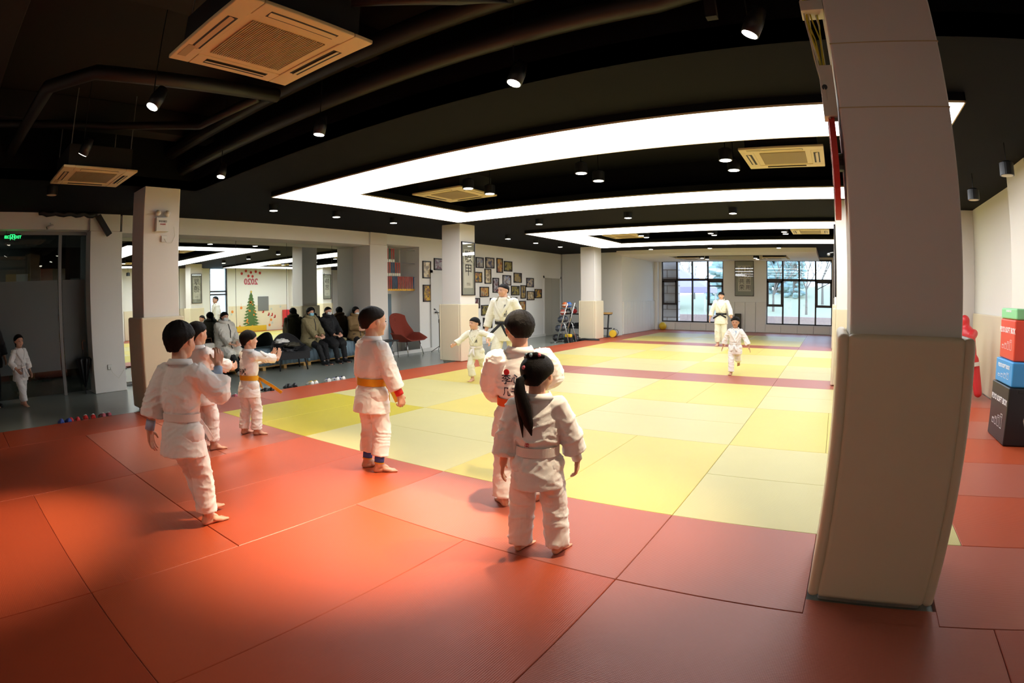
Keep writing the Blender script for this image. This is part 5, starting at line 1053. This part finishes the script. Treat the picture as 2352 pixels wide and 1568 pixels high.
    if outfit == 'gi':
        # collar band: crosses over the chest and runs behind the neck
        def near(p, n, e):
            hit = bvh.ray_cast(p + n * .12, -n, .25)
            return (hit[0] + n * e) if hit[0] is not None else p + n * e
        for sd_ in (1, -1):
            path, nr = [], []
            for i in range(15):
                k = i / 14; tt = .30 + .70 * k; a = sd_ * (-.22 + 1.35 * k ** 1.25); p, n = surf(tt, a); path.append(near(p, n, -.003 + (.003 if sd_ > 0 else 0))); nr.append(n)
            mb = strip_on(path, .036 * H, .010, nr)
            mb.build('lapel', M[gi], t, smooth=True)
        nk = MB(); rs = []
        for i in range(25):
            a = math.radians(68 + (360 - 136) * i / 24); c = bp(0, -.002 * H, 1.0); d = rt * math.sin(a) + fw_ * math.cos(a)
            r0, r1 = .066 * H, .052 * H; c2 = bp(0, .004 * H, 1.085)
            rs.append([c + d * r0, c + d * (r0 + .010), c2 + d * (r1 + .009), c2 + d * r1])
        nk.rings(rs).build('collar', M[gi], t, smooth=True)
        # belt
        bm_ = MB(); rs = []; w_ = g('belt_w', .017) * H; tb = .235
        for i in range(49):
            a = 2 * PI * i / 48; p0, n = surf(tb, a, 1.05, .002)
            rs.append([p0 - up * w_, p0 - up * w_ + n * .008, p0 + up * w_ + n * .008, p0 + up * w_])
        bm_.rings(rs, False, False); bo = bm_.build('belt', M[belt], t, bevel=.0)
        kp, n = surf(tb, 0, 1.05, .01); MB().cap(kp - rt * .02 * H, kp + rt * .02 * H, .017 * H, .017 * H, 10).build('knot', M[belt], bo, smooth=True)
        for s_ in (1, -1):
            e = Vector(g('tail' + ('R' if s_ > 0 else 'L'), (s_ * .05, .06, -.13))) * H
            p = [kp, kp + n * .012 + e * .2, kp + e * .6 + n * .015, kp + e]; strip_on([Vector(v) for v in p], w_ * 2, .005, [n, n, n, n]).build('belt_end', M[belt], bo, smooth=True)
    if outfit == 'coat':
        ps, ns_ = [], []
        for i in range(12):
            p, n = surf(.0 + i * .09, .05); h_ = bvh.ray_cast(p + n * .12, -n, .25); ps.append((h_[0] if h_[0] is not None else p) + n * .001); ns_.append(n)
        strip_on(ps, .022, .006, ns_).build('front_placket', M['dark'], t, smooth=True)
        c0 = bp(0, 0, 1.02); MB().tube([c0 + rt * math.sin(a) * .072 * H + fw_ * math.cos(a) * .06 * H + up * (.016 * H - .012 * H * math.cos(a)) for a in [.35 + (2 * PI - .7) * k / 20 for k in range(21)]], .026 * H, 10).build('coat_collar', M[top], t, smooth=True)
        for s_ in (1, -1): q_ = surf(.12, s_ * .75)[0]; h_ = bvh.find_nearest(q_)[0]; MB().cbox(h_, (.10, .03, .012)).build('pocket_flap', M['dark' if top != 'coatk' else 'umb'], t, bevel=.004)
    def on_back(mesh, x, tt, scale=1, front=False):
        sgn = 1 if front else -1
        for v in mesh.vertices:
            px, pz = v.co.x * scale, v.co.y * scale; rx, ry = rad(tt + pz / T)
            a = (x + px) / max(rx, .02); a = max(-1.4, min(1.4, a)); aa = (PI - a * 1 if not front else -a)
            p, n = surf(tt + pz / T, aa if not front else a * -1); hit = bvh.ray_cast(p + n * .1, -n, .2); v.co = (hit[0] if hit[0] is not None else p) + n * (.0015 + (.001 if v.co.z > 0 else 0))
        return mesh
    for s_, sz, x, tt, m_, fr in (back_text or []):
        me = text_mesh(s_, sz, .001, res=3, bold=sz * .01); me = on_back(me, x, tt, 1, fr); me.materials.clear(); me.materials.append(M[m_]); o_ = bpy.data.objects.new('lettering', me); C.objects.link(o_); o_.parent = t
    ctx = dict(t=t, H=H, el=el, wr=wr, kn=kn, an=an, bp=bp, surf=surf, hp_=hp_, hh=hh, hd=hd, cuffs=cuffs, rt=rt, fw=fw_, up=up, B=B, o=o)
    if tshirt:
        MB().add([surf(tt, a, .96, .004)[0] for tt, a in ((1.0, -.5), (1.0, .5), (.82, .3), (.62, 0), (.82, -.3))] + [surf(tt, a, .9)[0] for tt, a in ((1.0, -.5), (1.0, .5), (.82, .3), (.62, 0), (.82, -.3))], [(0, 1, 2, 3, 4), (9, 8, 7, 6, 5)] + [(i, (i + 1) % 5, 5 + (i + 1) % 5, 5 + i) for i in range(5)]).build('undershirt', M[tshirt], t)
    if shoes:
        for s_ in (1, -1):
            f = Vector((math.sin(-math.radians(g('fyaw' + ('R' if s_ > 0 else 'L'), -s_ * 8))), math.cos(math.radians(g('fyaw' + ('R' if s_ > 0 else 'L'), -s_ * 8))), 0)); L = .15 * H; a = an[s_]; m = MB()
            m.cap(a + Vector((0, 0, .01)), a - f * .15 * L + Vector((0, 0, -.02)), .2 * L, .2 * L); m.cap(a + Vector((0, 0, -.03)), a + f * .65 * L + Vector((0, 0, -.2 * L)), .2 * L, .15 * L); m.cap(a - f * .15 * L - Vector((0, 0, .12 * L)), a + f * .6 * L - Vector((0, 0, .2 * L)), .19 * L, .17 * L)
            me = remesh(m, .01, 2, 'shoe'); me.materials.append(M[shoes]); link('shoe', me, t)
    if extras: extras(ctx)
    return ctx
def band(ctx, a, b, k0, k1, r, m, name):
    p0 = a + (b - a) * k0; p1 = a + (b - a) * k1; return MB().tube([p0, (p0 + p1) / 2, p1], [r * .97, r, r * .97], 18).build(name, M[m], ctx['t'], smooth=True)
# --- boy at the left with raised hand
def ex1(c):
    band(c, c['el'][-1], c['wr'][-1], .62, .98, .034, 'ltblue', 'undershirt_cuff'); band(c, c['el'][1], c['wr'][1], .6, .92, .032, 'ltblue', 'undershirt_cuff')
person('boy with a white belt at the left, raising one hand beside his face', (-2.50, -2.08), 20, 1.40,
       dict(pel=(.0, .02, -.0), lean=(-.02, .10), head=(8, .0, 0), handR=(.10, .20, .76), poleR=(.5, .7, -1), hdirR=(.0, .25, 1), palmR=(-.8, .3, 0), curlR=.75, handL=(-.19, -.07, .41), poleL=(-.4, -1, 0), hdirL=(-.05, .1, -1), palmL=(1, .3, 0), curlL=.3,
            footR=(.05, .06, 0), footL=(-.05, .16, 0), fyawR=-18, fyawL=-10, kneeR=(.1, 1, 0), kneeL=(-.1, 1, 0), sleeve=.5, sleeve_r=(.068, .066, .072), cuff=.9), vox=.0042, hair=dict(front=.2, side=-.02, back=-.55, th=.115, seed=3, rough=.04), extras=ex1)
# --- boy hidden behind him
person('boy in a white judo suit partly hidden behind the boy with the raised hand', (-4.32, -1.06), 12, 1.33,
       dict(lean=(0, -.03), head=(0, 0, 0), handR=(.10, .26, .60), poleR=(.8, -.6, -1), hdirR=(-.3, 1, .3), handL=(-.08, .26, .6), poleL=(-.8, -.6, -1), footR=(.06, .02, 0), footL=(-.06, .0, 0), fyawR=-25, cuff=.88), vox=.006, hair=dict(seed=5, th=.09, front=.3, rough=.03), back_text=[('中国', .07, .02, .55, 'ink', False)])
# --- clapping boy with the yellow belt
person('small yellow-belted boy clapping his hands in front of the dark woven chair', (-4.55, -.40), 2, 1.19,
       dict(pel=(0, .05, 0), lean=(0, .06), head=(-12, .0, 0), handR=(.07, .36, .69), poleR=(1, -.3, -1), hdirR=(-.15, .5, 1), palmR=(-1, 0, .1), curlR=.05, handL=(-.02, .36, .69), poleL=(-1, -.3, -1), hdirL=(.15, .5, 1), palmL=(1, 0, .1), curlL=.05,
            footR=(.06, .05, 0), footL=(-.06, -.02, 0), fyawR=-35, fyawL=10, cuff=.97, tailR=(.10, .22, -.17), tailL=(-.04, .08, -.12), belt_w=.022, sleeve=.62), vox=.0045, hair=dict(front=.22, side=-.08, back=-.58, th=.10, rough=.03, seed=7), belt='ybelt', back_text=[('中国', .075, .0, .42, 'ink', False)])
# --- taller boy with yellow belt
def ex4(c):
    band(c, c['el'][1], c['wr'][1], .72, 1.0, .036, 'redb', 'wristband')
    for s_ in (1, -1): o = band(c, c['kn'][s_], c['an'][s_], .72, .93, .043, 'blue', 'legging'); MB().tube([c['kn'][s_] + (c['an'][s_] - c['kn'][s_]) * k for k in (.92, .95)], [.044, .044], 18).build('trim', M['ybelt'], o)
person('tall boy in white with a yellow belt, red wristband and blue leggings, facing the hall', (-2.52, -.36), -10, 1.44,
       dict(pel=(0, .05, 0), lean=(0, .06), head=(-4, 0, 0), handR=(.18, .13, .43), poleR=(.5, -1, 0), hdirR=(.0, .22, -1), palmR=(-1, 0, 0), curlR=1.1, handL=(-.17, .1, .43), footR=(.06, .02, 0), footL=(-.07, .02, 0), fyawR=-32, fyawL=-20, cuff=.73, belt_w=.021, sleeve=.72, sleeve_r=(.064, .060, .056)),
       vox=.0045, hair=dict(front=.45, side=.08, back=-.5, th=.06, rough=.022, mat='hairb', seed=9), belt='ybelt', extras=ex4, fold=.006)
# --- big boy seen from behind, orange belt
def ex5(c):
    p, n = c['surf'](.72, PI + .55, 1, .004); MB().cyl(p, p + n * .008, .02, n=16).build('round_badge', M['inkr'], c['t'])
person('sturdy boy seen from behind with an orange belt and black characters on his back', (-1.05, -.27), 33, 1.41,
       dict(lean=(.0, -.03), head=(12, 0, 0), handR=(.09, .22, .60), poleR=(1, -.2, -.4), hdirR=(-.5, 1, 0), handL=(-.11, .18, .53), poleL=(-.6, -.6, -.9), hdirL=(.5, 1, 0), footR=(.085, .04, 0), footL=(-.085, -.03, 0), fyawR=-30, fyawL=15, cuff=1.0, sleeve=.7, sleeve_r=(.066, .074, .068), belt_w=.019, sw=.112, pants_r=(.07, .066, .066)),
       vox=.006, jack=1.12, hair=dict(front=.35, side=-.02, back=-.5, th=.08, seed=11, rough=.035), belt='obelt', extras=ex5,
       back_text=[('李', .075, -.10, .60, 'inkb', False), ('心', .07, -.03, .61, 'inkb', False), ('几', .068, -.10, .41, 'inkb', False), ('千', .068, -.032, .41, 'inkb', False)])
# --- girl with the ponytail
def ex6(c):
    band(c, c['el'][1], c['wr'][1], .66, .98, .030, 'plastic', 'undershirt_cuff')
    p, n = c['surf'](.33, PI + .1, 1, .004)
    text('柔', .03, M['inkr'], c['t'], p + n * .004 + Vector((-.04, 0, .01)), (PI / 2, 0, 0))
person('small girl with a long dark ponytail seen from behind in a white judo suit', (-.53, -.92), 28, 1.19,
       dict(lean=(.0, -.02), head=(-24, .1, 0), handR=(.20, .06, .43), poleR=(1, -1, 0), hdirR=(.0, .1, -1), palmR=(-1, .3, 0), curlR=.55, handL=(-.17, .02, .42), poleL=(-1, -1, 0), footR=(.10, .01, 0), footL=(-.085, .04, 0), fyawR=-30, fyawL=-30, cuff=1.0, sleeve=.62, sleeve_r=(.062, .06, .068), pants_r=(.07, .068, .068), belt_w=.022),
       vox=.0045, extras=ex6, fold=.0085,
       hair=dict(front=.4, side=-.12, back=-.55, th=.09, seed=13, rough=.012, locks=[('ponytail', [(-.12, -.5, -.0), (-.17, -.66, -.08), (-.16, -.70, -.35), (-.08, -.62, -.75), (-.01, -.52, -1.2), (.05, -.47, -1.5)], [.06, .11, .15, .17, .12, .015]), ('loose_lock', [(-.22, -.52, -.1), (-.24, -.68, -.5), (-.17, -.62, -1.1), (-.16, -.55, -1.55)], [.05, .07, .06, .01]), ('braid', [(-.3, -.1, .42), (-.1, -.3, .50), (.1, -.3, .52), (.25, -.15, .47)], [.05, .075, .08, .04])],
                 ties=[((-.2, -.24, .50), 'snow'), ((-.02, -.34, .52), 'snow'), ((.16, -.28, .52), 'pink'), ((-.14, -.5, .22), 'pink'), ((-.13, -.56, -.03), 'pink')]))
# --- girl running hand in hand with the teacher
person('little girl running in a white judo suit, holding the teacher by the hand', (-4.82, 4.30), 186, 1.17,
       dict(pel=(0, .0, -.02), lean=(0, .14), head=(-20, -.05, 0), handR=(.30, .22, .52), poleR=(1, -1, -.5), hdirR=(.4, .8, -.2), curlR=1.2, handL=(-.24, .10, .62), poleL=(-1, -.8, -.3), hdirL=(-.6, .1, -.6), curlL=.8, footR=(.05, .05, 0), footL=(-.05, -.30, .20), pitchL=1.1, kneeL=(0, 1, 0), fyawR=0, sleeve=.75, cuff=.82),
       vox=.006, skin='skin', hair=dict(front=.24, side=.0, back=-.5, th=.08, mat='hair', seed=15, locks=[('ponytail', [(0, -.5, .1), (.05, -.66, 0), (.08, -.68, -.3)], [.05, .09, .02])]), gi='gic', belt='wbelt', back_text=[('柔\n道', .06, .055, .62, 'inkb', True)])
# --- teacher with black belt, running
person('male teacher in a cream judo suit with a black belt, jogging beside the little girl', (-4.62, 4.9), 190, 1.78,
       dict(pel=(0, 0, -.01), lean=(0, .08), head=(-22, 0, 0), handR=(.20, .08, .41), poleR=(1, -1, 0), hdirR=(.1, .3, -.8), curlR=.8, handL=(-.2, -.05, .48), poleL=(-1, -1, 0), footR=(.06, .14, 0), footL=(-.05, -.26, .12), pitchL=.9, sleeve=.82, cuff=.85, belt_w=.014, sw=.104, sleeve_r=(.054, .05, .046), tailR=(.1, .08, -.12), tailL=(-.1, .08, -.12)),
       kid=False, vox=.007, gvox=.01, jack=1.04, skin='skin', hair=dict(front=.36, side=.12, back=-.5, th=.07, seed=17), gi='gic', belt='bbelt', tshirt='plastic', back_text=[('柔\n道\n部', .075, .085, .62, 'inkb', True)])
# --- far teacher
person('young male teacher standing far back in a cream judo suit with a black belt', (-2.40, 13.27), 178, 1.68,
       dict(head=(4, 0, 0), handR=(.22, .08, .40), poleR=(1, -1, 0), handL=(-.24, .12, .44), poleL=(-1, -1, 0), hdirL=(-.6, .5, -.3), spread=2.2, curlL=.1, footR=(.05, .02, 0), footL=(-.06, -.02, 0), sleeve=.78, belt_w=.015, tailR=(.12, .04, -.08), tailL=(-.12, .04, -.06), sleeve_r=(.055, .05, .05)),
       kid=False, vox=.008, gvox=.011, hair=dict(front=.2, side=-.0, back=-.5, th=.14, rough=.03, seed=19), gi='gic', belt='bbelt')
# --- running boy
person('small boy with wild hair running toward us across the far mats', (-.88, 7.16), 182, 1.12,
       dict(lean=(0, .08), head=(0, -.15, 0), handR=(.26, -.08, .40), poleR=(1, -1, 0), handL=(-.27, .02, .43), poleL=(-1, -1, 0), spread=1.8, curlL=.1, curlR=.1, footR=(.05, .06, .0), footL=(-.03, -.28, .17), pitchL=1.3, kneeL=(0, 1, 0), sleeve=.75, cuff=.95),
       vox=.006, skin='skin2', hair=dict(front=.34, side=.1, back=-.4, th=.2, seed=21, rough=.10), tshirt='ltblue')
# --- girl by the glass wall
person('girl walking on the grey floor by the glass wall in a white judo suit', (-9.2, -2.42, MZ), -60, 1.2,
       dict(lean=(0, .05), head=(-10, -.1, 0), handR=(.14, .12, .52), poleR=(1, -1, 0), handL=(-.2, .0, .45), poleL=(-1, -1, 0), footR=(.05, .12, 0), footL=(-.05, -.1, 0), sleeve=.72),
       vox=.007, gvox=.01, hair=dict(front=.4, side=-.1, back=-.5, th=.08, seed=23, locks=[('ponytail', [(0, -.5, .0), (-.02, -.66, -.12), (0, -.64, -.5)], [.06, .1, .02])]))
# --- adults on the benches
SIT = dict(pelz=.58, footR=(.08, .26, 0), footL=(-.08, .26, 0), handR=(.05, .20, .385), handL=(-.05, .22, .385), sleeve=.88, poleR=(1, -1, -.6), poleL=(-1, -1, -.6), hdirR=(-.6, 1, -.1), hdirL=(.6, 1, -.1), curlR=.6, curlL=.6, palmR=(0, 0, -1), palmL=(0, 0, -1), kneeR=(.2, 1, 1), kneeL=(-.2, 1, 1), hem=-.1, cuff=.9, pants_r=(.062, .05, .042))
def seat(label, y, yaw, H, head, top, mask, hair, **k):
    P = dict(SIT); P['head'] = head; P.update(k.pop('P', {}))
    return person(label, (-9.86, y, MZ), yaw, H, P, kid=False, vox=.009, gvox=.011, outfit='coat', hair=hair, top=top, pants=k.pop('pants', 'coatk'), mask=mask, shoes=k.pop('shoes', 'dark'), **k)
seat('woman in a long white down coat and white mask sitting on the benches', 2.1, -78, 1.62, (-6, -.12, 0), 'coatw', 'mask_w', dict(front=.22, side=-.1, back=-.5, th=.08, seed=31, locks=[('ponytail', [(0, -.48, .05), (0, -.66, -.05), (0, -.66, -.45)], [.07, .14, .04])]), jack=1.22, P=dict(skirtlen=.7, lean=(0, .04), footR=(.02, .30, .0), footL=(-.1, .2, 0)), shoes='coatw', fold=.013)
seat('woman in an open olive coat and blue mask sitting beside the man in black', 4.42, -80, 1.64, (-8, -.08, 0), 'coato', 'mask_b', dict(front=.24, side=-.2, back=-.75, th=.09, seed=33, locks=[('tied_hair', [(-.1, -.45, .0), (-.15, -.6, -.3)], [.14, .06])]), jack=1.12, P=dict(lean=(0, .05), skirtlen=.3, footR=(.02, .28, 0)), fold=.01)
seat('man in a long black coat and white mask sitting on the bench', 4.98, -82, 1.64, (-12, -.1, 0), 'coatk', 'mask_w', dict(front=.28, side=.1, back=-.5, th=.08, seed=35), jack=1.12, P=dict(lean=(0, .03), skirtlen=.9), fold=.01)
seat('woman in a tan jacket sitting with folded arms and lowered mask', 5.9, -95, 1.60, (6, -.05, 0), 'coatt', None, dict(front=.2, side=-.5, back=-.9, th=.1, seed=37, locks=[('long_hair', [(-.3, -.05, -.2), (-.33, 0, -.5), (-.28, .12, -.85)], [.1, .12, .06]), ('long_hair', [(.3, -.05, -.2), (.33, 0, -.5), (.28, .12, -.85)], [.1, .12, .06])]), jack=1.05, P=dict(handR=(.03, .15, .50), handL=(-.03, .165, .46), hdirR=(-1, -.1, .1), hdirL=(1, -.1, .1), palmR=(0, -1, 0), palmL=(0, -1, 0), skirtlen=.25),
     extras=lambda c: shell((0, .11, -.30), (.30, .33, .2), lambda a, z, x: min((1.1 - a) / .1, (z + .9) / .1) if a < 1.3 else -1, .08, c['B'], c['o'], seed=2, rough=.002, hh=c['hh']).build('lowered_mask', M['mask_w'], c['t'], smooth=True))

person('adult in dark clothes standing at the left edge beside the walking girl', (-9.45, -2.95, MZ), -70, 1.65, dict(lean=(0, 0), footR=(.06, .05, 0), footL=(-.06, -.05, 0), sleeve=.9), kid=False, vox=.01, gvox=.012, outfit='coat', hair=dict(seed=41, locks=[('long_hair', [(0, -.4, 0), (0, -.5, -.6)], [.25, .08])]), top='coatk', pants='coatk', shoes='dark')
